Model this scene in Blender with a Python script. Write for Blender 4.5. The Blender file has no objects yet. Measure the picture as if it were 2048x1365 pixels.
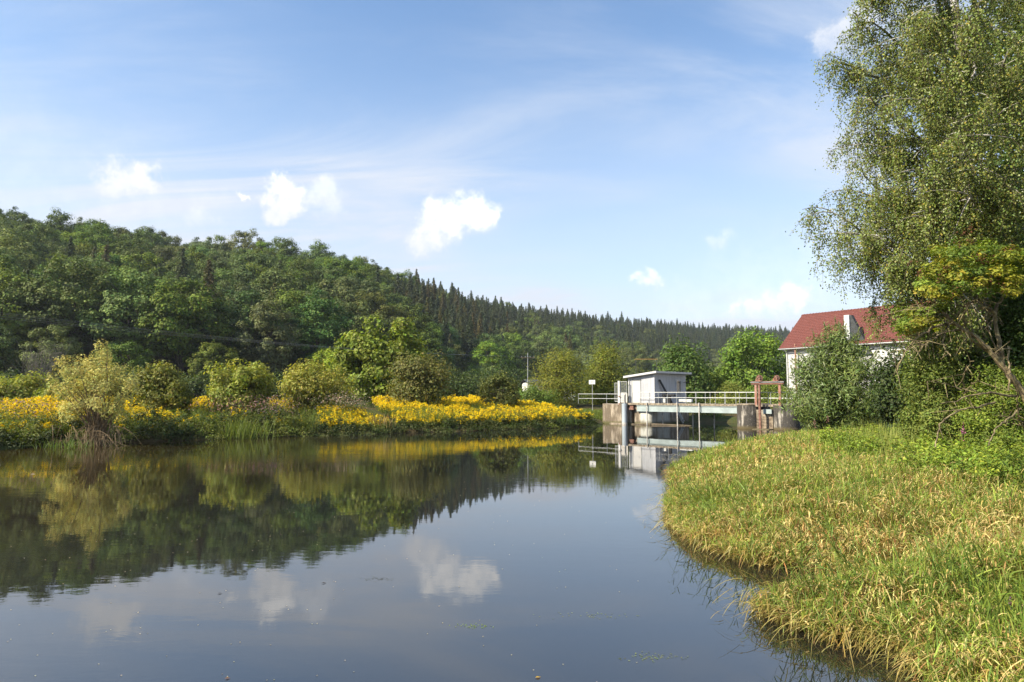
import bpy, math, random
import numpy as np
PI = math.pi
S = bpy.context.scene
C = S.collection
# ------------------------------------------------------------------ camera
F = 1365.0                       # focal length in photo pixels (2048 wide)
PITCH = math.radians(4.36)
CAMZ = 2.9
cam = bpy.data.cameras.new('camera')
cam.lens = 24.0; cam.sensor_width = 36.0
cam.clip_start = 0.1; cam.clip_end = 8000
camo = bpy.data.objects.new('camera', cam); C.objects.link(camo)
camo.location = (0, 0, CAMZ); camo.rotation_euler = (PI/2 + PITCH, 0, 0)
S.camera = camo

def ray(px, py):
    u = (px-1024)/F; v = (682.5-py)/F
    return np.array([u, math.cos(PITCH)-v*math.sin(PITCH), math.sin(PITCH)+v*math.cos(PITCH)])
def at(px, py, Y):               # point seen at a photo pixel, Y metres ahead
    d = ray(px, py); return np.array([0, 0, CAMZ]) + d*(Y/d[1])
def onz(px, py, z=0.0):          # point on a level plane
    d = ray(px, py); return np.array([0, 0, CAMZ]) + d*((z-CAMZ)/d[2])

# ------------------------------------------------------------------ light
SUN_EL = 39.0
SUN_DIR = np.array([-0.91, -0.41]); SUN_DIR = SUN_DIR/np.linalg.norm(SUN_DIR)
sun = bpy.data.lights.new('sun', 'SUN'); sun.energy = 5.0; sun.angle = math.radians(0.53); sun.color = (1.0, 0.90, 0.74)
suno = bpy.data.objects.new('sun', sun); C.objects.link(suno)
el = math.radians(SUN_EL)
sv = np.array([SUN_DIR[0]*math.cos(el), SUN_DIR[1]*math.cos(el), math.sin(el)])
from mathutils import Vector, Matrix
suno.rotation_euler = Vector(sv).to_track_quat('Z', 'Y').to_euler()
suno.location = (-40, -20, 60)

W = bpy.data.worlds.new('World'); S.world = W; W.use_nodes = True
nt = W.node_tree; nt.nodes.clear()
class N:
    """tiny node-building helper"""
    def __init__(s, nt): s.nt = nt
    def n(s, t, **kw):
        x = s.nt.nodes.new(t)
        for k, v in kw.items(): setattr(x, k, v)
        return x
    def put(s, sock, v):
        if isinstance(v, bpy.types.NodeSocket): s.nt.links.new(v, sock)
        elif v is not None: sock.default_value = v
    def m(s, op, a, b=None, c=None, clamp=False):
        x = s.n('ShaderNodeMath', operation=op, use_clamp=clamp)
        for i, v in enumerate((a, b, c)):
            if v is not None: s.put(x.inputs[i], v)
        return x.outputs[0]
    def v(s, op, a, b=None, scale=None):
        x = s.n('ShaderNodeVectorMath', operation=op)
        s.put(x.inputs[0], a)
        if b is not None: s.put(x.inputs[1], b)
        if scale is not None: s.put(x.inputs['Scale'], scale)
        return x.outputs['Value'] if op in ('DISTANCE', 'LENGTH', 'DOT_PRODUCT') else x.outputs[0]
    def noise(s, vec, scale, detail=3, rough=.5, dist=0, col=False):
        x = s.n('ShaderNodeTexNoise'); s.put(x.inputs['Vector'], vec)
        x.inputs['Scale'].default_value = scale; x.inputs['Detail'].default_value = detail
        x.inputs['Roughness'].default_value = rough; x.inputs['Distortion'].default_value = dist
        return x.outputs['Color' if col else 'Fac']
    def ss(s, v, a, b, lo=0., hi=1.):
        x = s.n('ShaderNodeMapRange', interpolation_type='SMOOTHSTEP'); s.put(x.inputs[0], v)
        for i, q in enumerate((a, b, lo, hi)): x.inputs[i+1].default_value = q
        return x.outputs[0]
    def mix(s, f, a, b, blend='MIX'):
        x = s.n('ShaderNodeMix', data_type='RGBA', blend_type=blend)
        s.put(x.inputs[0], f); s.put(x.inputs[6], a); s.put(x.inputs[7], b)
        return x.outputs[2]
    def mapping(s, vec, scale=(1, 1, 1), rot=(0, 0, 0), loc=(0, 0, 0)):
        x = s.n('ShaderNodeMapping'); s.put(x.inputs[0], vec)
        x.inputs['Scale'].default_value = scale; x.inputs['Rotation'].default_value = rot; x.inputs['Location'].default_value = loc
        return x.outputs[0]
def rgb(r, g, b): return (r, g, b, 1.0)

w = N(nt)
sky = w.n('ShaderNodeTexSky', sky_type='NISHITA', sun_disc=False)
sky.sun_elevation = el; sky.sun_rotation = math.atan2(SUN_DIR[0], SUN_DIR[1])
sky.altitude = 300; sky.air_density = 1.0; sky.dust_density = 1.0; sky.ozone_density = 1.6
D = w.n('ShaderNodeTexCoord').outputs['Generated']
sep = w.n('ShaderNodeSeparateXYZ'); w.put(sep.inputs[0], D)
zc = w.m('MAXIMUM', sep.outputs[2], 0.0)
den = w.m('ADD', zc, 0.16)
comb = w.n('ShaderNodeCombineXYZ')
w.put(comb.inputs[0], w.m('DIVIDE', sep.outputs[0], den)); w.put(comb.inputs[1], w.m('DIVIDE', sep.outputs[1], den))
PL = comb.outputs[0]             # cloud layer overhead, flattened towards the horizon
# thin high streaks
st = w.noise(w.mapping(PL, (.42, 1.1, 1), (0, 0, math.radians(24))), 1.5, 8, .62, 1.1)
big = w.noise(w.mapping(PL, (.5, .8, 1), (0, 0, math.radians(20)), (3.1, 1.7, 0)), .9, 3, .5)
cir = w.m('MULTIPLY', w.ss(st, .36, .74), w.ss(big, .30, .62))
veil = w.ss(zc, .0, .52, .86, .0)          # milky air near the horizon
cir = w.m('ADD', w.m('MULTIPLY', cir, 1.0), w.m('MULTIPLY', veil, w.m('MULTIPLY_ADD', big, .9, .55)), clamp=True)
WHITE = rgb(6.9, 6.85, 6.8)
skycol = w.mix(1.0, sky.outputs[0], rgb(1.06, 1.17, 1.21), 'MULTIPLY')
col = w.mix(cir, skycol, rgb(4.0, 4.3, 4.85))
# heaped clouds
nz = w.noise(D, 24, 6, .62, 0, True)
Dd = w.v('ADD', D, w.v('SCALE', w.v('SUBTRACT', nz, (.5, .5, .5)), scale=.062))
fine = w.noise(D, 52, 7, .62)
def cloud(col, blobs, dens=1.0, soft=.95):
    acc = None
    for (px, py, r) in blobs:
        d = ray(px, py); d = d/np.linalg.norm(d)
        x = w.m('MULTIPLY_ADD', w.v('DISTANCE', Dd, tuple(d)), -F/r*.84, 1.0)
        acc = x if acc is None else w.m('SMOOTH_MAX', acc, x, .25)
    f = w.m('ADD', acc, w.m('MULTIPLY', w.m('SUBTRACT', fine, .5), 1.25))
    a = w.m('MULTIPLY', w.ss(f, -.06, soft), dens)
    shade = w.ss(w.m('ADD', acc, w.m('MULTIPLY', fine, .6)), .1, .9)
    bx = sum(b[1]*b[2] for b in blobs)/sum(b[2] for b in blobs)+.25*max(b[2] for b in blobs); cd = ray(1024, bx); cd = cd/np.linalg.norm(cd)
    hgt_ = w.m('ADD', w.m('MULTIPLY', w.m('SUBTRACT', sep.outputs[2], float(cd[2])), F/max(b[2] for b in blobs)), w.m('MULTIPLY', w.m('SUBTRACT', fine, .5), 2.2))
    shade = w.m('MULTIPLY', shade, w.ss(hgt_, -.9, .7, .25, 1.))
    a = w.m('MULTIPLY', a, w.ss(hgt_, -3.0, -.9, .4, 1.))
    cc = w.mix(shade, rgb(4.2, 4.35, 4.65), WHITE)
    return w.mix(a, col, cc)
col = cloud(col, [(285, 350, 34), (255, 362, 30), (225, 366, 28), (305, 366, 24)], 1.0, .7)
col = cloud(col, [(392, 432, 24), (430, 440, 16)], .3)
col = cloud(col, [(557, 378, 30), (575, 402, 36), (545, 408, 34), (592, 418, 26), (560, 430, 20), (474, 382, 9)], 1.0, .75)
col = cloud(col, [(655, 395, 38), (625, 408, 32), (672, 410, 22)], .38, .9)
col = cloud(col, [(935, 415, 38), (900, 440, 44), (872, 428, 32), (962, 430, 36), (990, 435, 22), (862, 465, 40), (840, 488, 32)], .97)
col = cloud(col, [(1298, 560, 24), (1280, 562, 16), (1315, 566, 16)], .6)
col = cloud(col, [(1446, 484, 22)], .3)
col = cloud(col, [(1715, 48, 26), (1690, 65, 30), (1664, 78, 28), (1740, 38, 18)], .8, .8)
col = cloud(col, [(1580, 588, 28), (1550, 610, 32), (1515, 620, 24), (1600, 600, 22), (1475, 626, 20)], .7)
col = cloud(col, [(1500, 600, 130), (1620, 570, 120), (1380, 625, 90), (1750, 560, 160)], .17, 1.3)
col = cloud(col, [(60, 400, 150), (250, 405, 130), (-120, 380, 170), (420, 425, 70)], .13, 1.3)
col = cloud(col, [(-900, 300, 160), (-700, 340, 120), (2500, 300, 140), (2700, 330, 120), (2300, 480, 90)], .8)
bg = w.n('ShaderNodeBackground'); w.put(bg.inputs[0], col); bg.inputs[1].default_value = 0.102
w.put(w.n('ShaderNodeOutputWorld').inputs[0], bg.outputs[0])
W.cycles.sampling_method = 'MANUAL'; W.cycles.sample_map_resolution = 512

S.view_settings.view_transform = 'Standard'; S.view_settings.look = 'None'
S.view_settings.exposure = 1.0; S.view_settings.gamma = 1.0
S.view_settings.use_curve_mapping = False
S.render.engine = 'CYCLES'
cy = S.cycles
cy.max_bounces = 6; cy.diffuse_bounces = 3; cy.glossy_bounces = 3; cy.transmission_bounces = 4; cy.transparent_max_bounces = 6
cy.use_adaptive_sampling = True; cy.adaptive_threshold = 0.015
cy.caustics_reflective = False; cy.caustics_refractive = False
cy.use_denoising = True; cy.denoiser = 'OPENIMAGEDENOISE'
try:
    cy.denoising_input_passes = 'RGB_ALBEDO_NORMAL'; cy.denoising_prefilter = 'ACCURATE'
except Exception: pass
S.render.film_transparent = False

# ------------------------------------------------------------------ objects, tags
def tag(o, label=None, cat=None, group=None, kind=None):
    if label: o['label'] = label
    if cat: o['category'] = cat
    if group: o['group'] = group
    if kind: o['kind'] = kind
    return o
def link(name, me, mats=(), parent=None):
    o = bpy.data.objects.new(name, me); C.objects.link(o)
    if me is not None:
        for m_ in (mats if isinstance(mats, (list, tuple)) else [mats]):
            if len(me.materials) < len(mats if isinstance(mats, (list, tuple)) else [mats]): me.materials.append(m_)
    if parent is not None: o.parent = parent
    return o
def empty(name, loc=(0, 0, 0), rz=0, parent=None):
    o = bpy.data.objects.new(name, None); C.objects.link(o)
    o.location = [float(q) for q in loc]; o.rotation_euler = (0, 0, rz); o.empty_display_size = .3
    if parent: o.parent = parent
    return o
def mesh_np(name, V, Fq, col=None, mi=None, smooth=False):
    V = np.asarray(V, np.float32); Fq = np.asarray(Fq, np.int32)
    me = bpy.data.meshes.new(name)
    n, k = Fq.shape
    me.vertices.add(len(V)); me.vertices.foreach_set('co', V.ravel())
    me.loops.add(n*k); me.loops.foreach_set('vertex_index', Fq.ravel())
    me.polygons.add(n); me.polygons.foreach_set('loop_start', np.arange(0, n*k, k, dtype=np.int32))
    me.polygons.foreach_set('loop_total', np.full(n, k, np.int32))
    me.polygons.foreach_set('use_smooth', np.full(n, bool(smooth)))
    if mi is not None: me.polygons.foreach_set('material_index', np.asarray(mi, np.int32))
    me.update(calc_edges=True)
    if col is not None:
        a = me.color_attributes.new('Col', 'FLOAT_COLOR', 'POINT')
        c = np.ones((len(V), 4), np.float32); c[:, :3] = col
        a.data.foreach_set('color', c.ravel())
    return me
class G:
    """collects quads; build() makes one mesh object"""
    def __init__(s): s.V = []; s.F = []; s.n = 0
    def add(s, V, Fq):
        V = np.asarray(V, float); Fq = np.asarray(Fq, int)
        s.V.append(V); s.F.append(Fq+s.n); s.n += len(V); return s
    def box(s, x0, x1, y0, y1, z0, z1):
        V = [(x, y, z) for z in (z0, z1) for y in (y0, y1) for x in (x0, x1)]
        return s.add(V, [(0, 2, 3, 1), (4, 5, 7, 6), (0, 1, 5, 4), (2, 6, 7, 3), (0, 4, 6, 2), (1, 3, 7, 5)])
    def tube(s, P, R, k=6, cap=True):
        V, Fq = tube(P, R, k, cap); return s.add(V, Fq)
    def hexa(s, pts):            # 8 points, bottom ring then top ring
        return s.add(pts, [(3, 2, 1, 0), (4, 5, 6, 7), (0, 1, 5, 4), (1, 2, 6, 5), (2, 3, 7, 6), (3, 0, 4, 7)])
    def build(s, name, mat, parent=None, smooth=False, bevel=0, seg=2):
        me = mesh_np(name, np.concatenate(s.V), np.concatenate(s.F), smooth=smooth)
        o = link(name, me, [mat], parent)
        if bevel:
            b = o.modifiers.new('bevel', 'BEVEL'); b.width = bevel; b.segments = seg; b.limit_method = 'ANGLE'
        return o
def tube(P, R, k=6, cap=True):
    P = np.asarray(P, float); n = len(P)
    R = np.full(n, R, float) if np.isscalar(R) else np.asarray(R, float)
    T = np.gradient(P, axis=0); T /= np.linalg.norm(T, axis=1)[:, None]+1e-9
    ref = np.array([0, 0, 1.]) if abs(T[:, 2]).mean() < .8 else np.array([1., 0, 0])
    A = np.cross(T, ref); A /= np.linalg.norm(A, axis=1)[:, None]+1e-9
    B = np.cross(T, A)
    a = np.linspace(0, 2*PI, k, endpoint=False)
    V = (P[:, None]+R[:, None, None]*(np.cos(a)[None, :, None]*A[:, None]+np.sin(a)[None, :, None]*B[:, None])).reshape(-1, 3)
    i = np.arange(n-1)[:, None]*k; j = np.arange(k)[None]; j2 = (j+1) % k
    Fq = np.stack([i+j, i+j2, i+k+j2, i+k+j], -1).reshape(-1, 4)
    if cap:                       # close both ends with quads that meet in a centre point
        V = np.vstack([V, P[:1], P[-1:]]); extra = []
        for base, c_ in ((0, n*k), ((n-1)*k, n*k+1)):
            for q in range(0, k, 2): extra.append((base+q, base+(q+1) % k, base+(q+2) % k, c_))
        Fq = np.vstack([Fq, np.array(extra)])
    return V, Fq

# ------------------------------------------------------------------ materials
def new_mat(name):
    m_ = bpy.data.materials.new(name); m_.use_nodes = True
    t = m_.node_tree; t.nodes.clear(); return m_, N(t)
def finish(m_, h, shader):
    o = h.n('ShaderNodeOutputMaterial'); h.put(o.inputs[0], shader); return m_
def pbsdf(h, col, rough=.6, spec=.4, metal=0., normal=None):
    b = h.n('ShaderNodeBsdfPrincipled'); h.put(b.inputs['Base Color'], col); h.put(b.inputs['Roughness'], rough)
    b.inputs['Specular IOR Level'].default_value = spec; b.inputs['Metallic'].default_value = metal
    if normal is not None: h.put(b.inputs['Normal'], normal)
    return b.outputs[0]
def bump(h, height, strength=.3, dist=.02):
    b = h.n('ShaderNodeBump'); h.put(b.inputs['Height'], height); b.inputs['Strength'].default_value = strength; b.inputs['Distance'].default_value = dist
    return b.outputs[0]
def leaf_mat(name, trans=.35, rough=.55, spec=.25, ttint=(1.25, 1.25, .6), jitter=.0):
    m_, h = new_mat(name)
    at_ = h.n('ShaderNodeAttribute', attribute_name='Col')
    oi = h.n('ShaderNodeObjectInfo')
    c = h.mix(1.0, at_.outputs['Color'], oi.outputs['Color'], 'MULTIPLY')
    if jitter:
        hs = h.n('ShaderNodeHueSaturation')
        h.put(hs.inputs['Color'], c)
        h.put(hs.inputs['Hue'], h.m('MULTIPLY_ADD', oi.outputs['Random'], .05, .475))
        r2 = h.m('FRACT', h.m('MULTIPLY', oi.outputs['Random'], 17.31))
        h.put(hs.inputs['Value'], h.m('MULTIPLY_ADD', r2, jitter*2, 1-jitter))
        r3 = h.m('FRACT', h.m('MULTIPLY', oi.outputs['Random'], 71.7))
        h.put(hs.inputs['Saturation'], h.m('MULTIPLY_ADD', r3, .35, .75))
        c = hs.outputs[0]
    p = pbsdf(h, c, rough, spec)
    tr = h.n('ShaderNodeBsdfTranslucent'); h.put(tr.inputs[0], h.mix(1.0, c, rgb(*ttint), 'MULTIPLY'))
    mx = h.n('ShaderNodeMixShader'); mx.inputs[0].default_value = trans
    h.put(mx.inputs[1], p); h.put(mx.inputs[2], tr.outputs[0])
    return finish(m_, h, mx.outputs[0])
def plain(name, c, rough=.6, spec=.4, metal=0., var=.25, scale=3., bmp=0., c2=None, streak=False, obj=True):
    m_, h = new_mat(name)
    tc = h.n('ShaderNodeTexCoord').outputs['Object']
    vec = h.mapping(tc, (1, 1, .18)) if streak else tc
    nz = h.noise(vec, scale, 6, .62)
    c2 = c2 or tuple(q*(1-var) for q in c)
    col = h.mix(h.ss(nz, .36, .66), rgb(*c2), rgb(*c))
    nm = bump(h, h.noise(tc, scale*6, 5, .65), bmp, .03) if bmp else None
    return finish(m_, h, pbsdf(h, col, rough, spec, metal, nm))
M = {}
M['leaf'] = leaf_mat('leaf')
M['leaf_glossy'] = leaf_mat('leaf_glossy', .30, .42, .4)
M['leaf_forest'] = leaf_mat('leaf_forest', .22, .65, .15, (1.2, 1.25, .7), .12)
M['leaf_dry'] = leaf_mat('leaf_dry', .30, .7, .12, (1.1, 1.0, .75))
M['petal'] = leaf_mat('petal', .30, .7, .1, (1.1, 1.0, .6))
M['bark'] = plain('bark', (.10, .078, .055), .9, .1, 0, .6, 5, .5, streak=True)
M['bark_lichen'] = plain('bark_lichen', (.30, .25, .13), .9, .1, 0, .5, 9, .4, c2=(.10, .075, .05))
M['bark_birch'] = plain('bark_birch', (.55, .52, .46), .8, .15, 0, .5, 5, .4, c2=(.10, .08, .07))
M['twig'] = plain('twig', (.27, .20, .12), .9, .1, 0, .4, 8)
M['twig_grey'] = plain('twig_grey', (.22, .20, .16), .9, .1, 0, .4, 8)

# concrete with dark run-off stains
def concrete(name, base, dark, moss, amount=.5, zlow=.35):
    m_, h = new_mat(name)
    tc = h.n('ShaderNodeTexCoord').outputs['Object']
    a = h.noise(h.mapping(tc, (1.6, 1.6, .28)), 2.2, 7, .65)
    b = h.noise(tc, 7, 6, .7)
    fl = h.noise(tc, 1.1, 3, .5)
    col = h.mix(h.ss(h.m('ADD', h.m('MULTIPLY', a, .7), h.m('MULTIPLY', fl, .3)), .50-amount*.25, .62-amount*.18), rgb(*base), rgb(*dark))
    col = h.mix(h.ss(b, .52, .75, 0, .55), col, rgb(*[q*.45 for q in base]))
    col = h.mix(h.ss(h.noise(tc, 13, 4, .6), .62, .72, 0, .5), col, rgb(*[min(.7, q*1.5) for q in base]))
    sz = h.n('ShaderNodeSeparateXYZ'); h.put(sz.inputs[0], tc)
    zz = h.m('ADD', sz.outputs[2], h.m('MULTIPLY', h.m('SUBTRACT', b, .5), .25))
    col = h.mix(h.ss(zz, zlow, .05), col, rgb(*moss))
    nm = bump(h, h.m('ADD', b, h.noise(tc, 26, 5, .7)), .6, .03)
    return finish(m_, h, pbsdf(h, col, .9, .2, 0, nm))
M['concrete_old'] = concrete('concrete_old', (.40, .34, .26), (.15, .12, .085), (.10, .095, .04), .45)
M['concrete_pier'] = concrete('concrete_pier', (.40, .365, .31), (.060, .055, .048), (.10, .08, .04), .62)
M['concrete_light'] = concrete('concrete_light', (.52, .52, .46), (.34, .33, .28), (.14, .12, .07), .1, .5)
M['concrete_edge'] = plain('concrete_edge', (.36, .30, .22), .9, .2, 0, .6, 6, .5)
M['hut_panel'] = plain('hut_panel', (.45, .46, .48), .5, .4, 0, .22, 1.5, 0, streak=True)
M['hut_trim'] = plain('hut_trim', (.52, .52, .52), .45, .4, 0, .06, 3)
M['hut_door'] = plain('hut_door', (.50, .49, .47), .5, .4, 0, .06, 2)
M['dark_glass'] = plain('dark_glass', (.02, .025, .03), .08, .6, 0, .3, 2)
M['black'] = plain('black', (.015, .015, .016), .6, .3)
M['galv'] = plain('galv', (.40, .41, .40), .45, .5, .35, .25, 6)
M['white_paint'] = plain('white_paint', (.60, .60, .58), .5, .4, 0, .2, 5)
M['post_paint'] = plain('post_paint', (.56, .53, .48), .6, .3, 0, .35, 7)
M['girder'] = plain('girder', (.34, .40, .39), .5, .4, 0, .22, 1.6)
M['pipe_blue'] = plain('pipe_blue', (.42, .48, .52), .45, .4, .1, .2, 2.5, streak=True)
M['rust'] = plain('rust', (.25, .14, .105), .8, .25, 0, .5, 7, .3, c2=(.14, .065, .045))
M['rust_light'] = plain('rust_light', (.38, .24, .185), .75, .25, 0, .4, 7, .3, c2=(.26, .11, .07))
M['wood_grey'] = plain('wood_grey', (.30, .24, .17), .85, .2, 0, .45, 3, .3, c2=(.13, .10, .07))
M['plaster'] = plain('plaster', (.56, .55, .53), .85, .2, 0, .06, .8)
M['roof_tile'] = plain('roof_tile', (.165, .054, .042), .7, .3, 0, .35, 6, .2)
M['sheet_metal'] = plain('sheet_metal', (.62, .63, .60), .5, .4, .2, .2, 2)
M['lead'] = plain('lead', (.055, .06, .06), .7, .3, 0, .4, 3)
M['log'] = plain('log', (.16, .13, .09), .9, .2, 0, .5, 5, .5)
M['rail_yellow'] = plain('rail_yellow', (.38, .25, .08), .6, .3)
M['wire'] = plain('wire', (.36, .36, .36), .5, .4, .3)

# ground: earth, leaf litter and short turf
m_, h = new_mat('earth')
tc = h.n('ShaderNodeNewGeometry').outputs['Position']
a = h.noise(tc, .35, 5, .6); b = h.noise(tc, 6, 6, .7)
c = h.mix(h.ss(a, .38, .62), rgb(.055, .075, .02), rgb(.085, .065, .032))
c = h.mix(h.ss(b, .35, .7, 0, .7), c, rgb(.03, .024, .012))
M['earth'] = finish(m_, h, pbsdf(h, c, .95, .1, 0, bump(h, b, .8, .08)))

# river water: brown body, mirror skin, faint ripples in drifting patches
m_, h = new_mat('river_water')
pos = h.n('ShaderNodeNewGeometry').outputs['Position']
patch = h.ss(h.noise(h.mapping(pos, (.05, .11, 1), (0, 0, .5), (2.3, 0, 0)), 1.0, 3, .5), .40, .66, .10, 1.0)
sx = h.n('ShaderNodeSeparateXYZ'); h.put(sx.inputs[0], pos)
leftw = h.ss(sx.outputs[0], 2.0, -9.0, .22, 1.0)
r1 = h.noise(h.mapping(pos, (.55, 1.5, 1), (0, 0, math.radians(20))), 3.0, 3, .5, .3)
r2 = h.noise(h.mapping(pos, (.8, 1.2, 1), (0, 0, math.radians(-35))), 9.0, 2, .5)
r3 = h.noise(h.mapping(pos, (.35, .9, 1), (0, 0, math.radians(8))), .9, 2, .5)
hh = h.m('ADD', h.m('MULTIPLY', r1, 1.0), h.m('ADD', h.m('MULTIPLY', r2, .22), h.m('MULTIPLY', r3, 1.2)))
hh = h.m('MULTIPLY', hh, h.m('MULTIPLY', patch, leftw))
b = h.n('ShaderNodeBump'); h.put(b.inputs['Height'], hh); b.inputs['Strength'].default_value = 1.0; b.inputs['Distance'].default_value = .0085
murk = h.noise(h.mapping(pos, (.08, .12, 1)), 1.0, 4, .55)
wc = h.mix(murk, rgb(.007, .009, .011), rgb(.014, .013, .010))
wc = h.mix(h.ss(sx.outputs[0], -3, -24), wc, rgb(.034, .024, .008))
bs = h.n('ShaderNodeBsdfPrincipled'); h.put(bs.inputs['Base Color'], wc); bs.inputs['Roughness'].default_value = .012
bs.inputs['IOR'].default_value = 1.95; bs.inputs['Specular IOR Level'].default_value = .55; h.put(bs.inputs['Normal'], b.outputs[0])
M['water'] = finish(m_, h, bs.outputs[0])

# ------------------------------------------------------------------ layout of the place
BO = np.array([10.83, 64.0]); BE1 = np.array([.7416, -.6709]); BE2 = np.array([.6709, .7416])   # weir axis: along, behind
BANG = math.atan2(BE1[1], BE1[0])
def bw(s_, t_): return BO+BE1*s_+BE2*t_
def s_at(px, t_, z=1.9):         # position along the weir axis that shows at photo column px
    best = min((abs(proj(*bw(q, t_), z)[0]-px), q) for q in np.arange(-12, 22, .02)); return float(best[1])
def proj(x, y, z):
    dz = z-CAMZ; fy = y*math.cos(PITCH)+dz*math.sin(PITCH); up = -y*math.sin(PITCH)+dz*math.cos(PITCH)
    return 1024+F*x/fy, 682.5-F*up/fy

LEFT = [onz(*p)[:2] for p in [(-350, 922), (-100, 908), (0, 900), (120, 893), (250, 886), (400, 880), (520, 876), (600, 873), (700, 871), (800, 866), (900, 864), (1000, 860), (1100, 857), (1204, 852)]]
RIGHT = [onz(*p)[:2] for p in [(1640, 874), (1560, 884), (1450, 900), (1378, 922), (1342, 948), (1352, 985), (1340, 1020), (1358, 1062), (1400, 1092), (1500, 1128), (1640, 1146), (1735, 1178), (1660, 1206), (1525, 1218), (1555, 1242), (1640, 1276), (1750, 1292), (1835, 1320), (1890, 1400)]]
WPOLY = np.array([(-75, -25), (-75, 24)]+[tuple(p) for p in LEFT]+[tuple(bw(-3, .5)), tuple(bw(2.6, .5)), tuple(bw(2.6, 7.6)), tuple(bw(4.5, 9.5)), tuple(bw(8.5, 10)), tuple(bw(13, 6)), tuple(bw(18, 1)), tuple(bw(19, -4))]
                 + [tuple(p) for p in RIGHT]+[(3.4, 4.3), (1.2, 2.4), (-4, .6), (-22, -8), (-60, -28)], float)
def sdist(P):                     # >0 on land
    P = np.asarray(P, float); A = WPOLY; B = np.roll(WPOLY, -1, 0)
    dmin = np.full(len(P), 1e9); ins = np.zeros(len(P), bool)
    for a, b in zip(A, B):
        ab = b-a; t = np.clip(((P-a)@ab)/(ab@ab), 0, 1)
        dmin = np.minimum(dmin, np.hypot(*(P-(a+t[:, None]*ab)).T))
        c_ = (a[1] > P[:, 1]) != (b[1] > P[:, 1])
        with np.errstate(divide='ignore', invalid='ignore'):
            xx = a[0]+(P[:, 1]-a[1])/(b[1]-a[1]+1e-12)*ab[0]
        ins ^= c_ & (P[:, 0] < xx)
    return np.where(ins, -dmin, dmin)
HU = (np.array([-300, 0, 450, 740, 850, 950, 1100, 1250, 1400, 1580, 2048, 2400])-1024)/F
HFOOT = np.array([105, 105, 112, 128, 165, 205, 262, 320, 390, 460, 480, 480.])
HRIDGE = np.array([240, 250, 270, 300, 380, 450, 560, 650, 750, 850, 930, 950.])
HH = np.array([54, 53, 46, 45.5, 47, 49.5, 53, 57, 60, 64, 66, 66.])
def hill_t(x, y):
    yy = np.maximum(y, 1.0); u = np.clip(x/yy, -1.5, 1.3)
    f = np.interp(u, HU, HFOOT); r = np.interp(u, HU, HRIDGE); H = np.interp(u, HU, HH)
    return (y-f)/(r-f), H, u
def wob(x, y, s_, k=0):
    return (np.sin(x*s_+1.3*k)*np.cos(y*s_*1.17+2.1*k)+.6*np.sin(x*s_*2.3+y*s_*1.9+k)+.4*np.cos(y*s_*3.7-x*s_*2.9+k*3))/2
def ground_z(x, y):
    x = np.asarray(x, float); y = np.asarray(y, float)
    d = sdist(np.stack([x, y], 1))
    right = (x > .21*y) & (y < 53) | (y < 3)
    zl = .30*(1-np.exp(-np.maximum(d, 0)/.6))+1.15*np.clip(np.maximum(d, 0)/12, 0, 1)**.9+.35*np.clip((np.maximum(d, 0)-12)/20, 0, 1)
    zr = .22*(1-np.exp(-np.maximum(d, 0)/1.0))+.62*(1-np.exp(-np.maximum(d, 0)/12))
    z = np.where(right, zr, zl)+np.clip(d/4, 0, 1)*.10*wob(x, y, .5)
    t, H, u = hill_t(x, y)
    tt = np.clip(t, 0, 1); prof = tt*(1.06-.06*tt)
    hill = H*np.minimum(prof, 1)*(1+.05*wob(x, y, .021, 2))
    hill = np.where(t > 1, H*(1-.05*np.clip(t-1, 0, 2)), hill)*np.clip((y-60)/40, 0, 1)
    z = z+np.where(y > 60, hill, 0)
    return np.where(d < 0, np.maximum(-1.3, d*.4)-.03, z)

# ground sheet to the horizon
ang = np.radians(np.concatenate([np.linspace(-180, -50, 40, endpoint=False), np.linspace(-50, 50, 260, endpoint=False), np.linspace(50, 180, 40)]))
rad = np.concatenate([[.3], np.geomspace(1.5, 80, 170), np.geomspace(82, 1200, 90), [1700, 2600, 4200]])
A_, R_ = np.meshgrid(ang, rad); X = (R_*np.sin(A_)).ravel(); Y_ = (R_*np.cos(A_)).ravel()
Z = ground_z(X, Y_)
na, nr = len(ang), len(rad)
i = np.arange(nr-1)[:, None]*na; j = np.arange(na-1)[None]
Fq = np.stack([i+j, i+j+1, i+na+j+1, i+na+j], -1).reshape(-1, 4)[:, ::-1]
g_ = link('ground', mesh_np('ground', np.stack([X, Y_, Z], 1), Fq, smooth=True), [M['earth']]); tag(g_, kind='structure')
wat = G(); wat.add([(-160, -80, 0), (60, -80, 0), (60, 100, 0), (-160, 100, 0)], [(0, 1, 2, 3)])
tag(wat.build('water', M['water']), kind='structure')
print('ground done')
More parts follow.
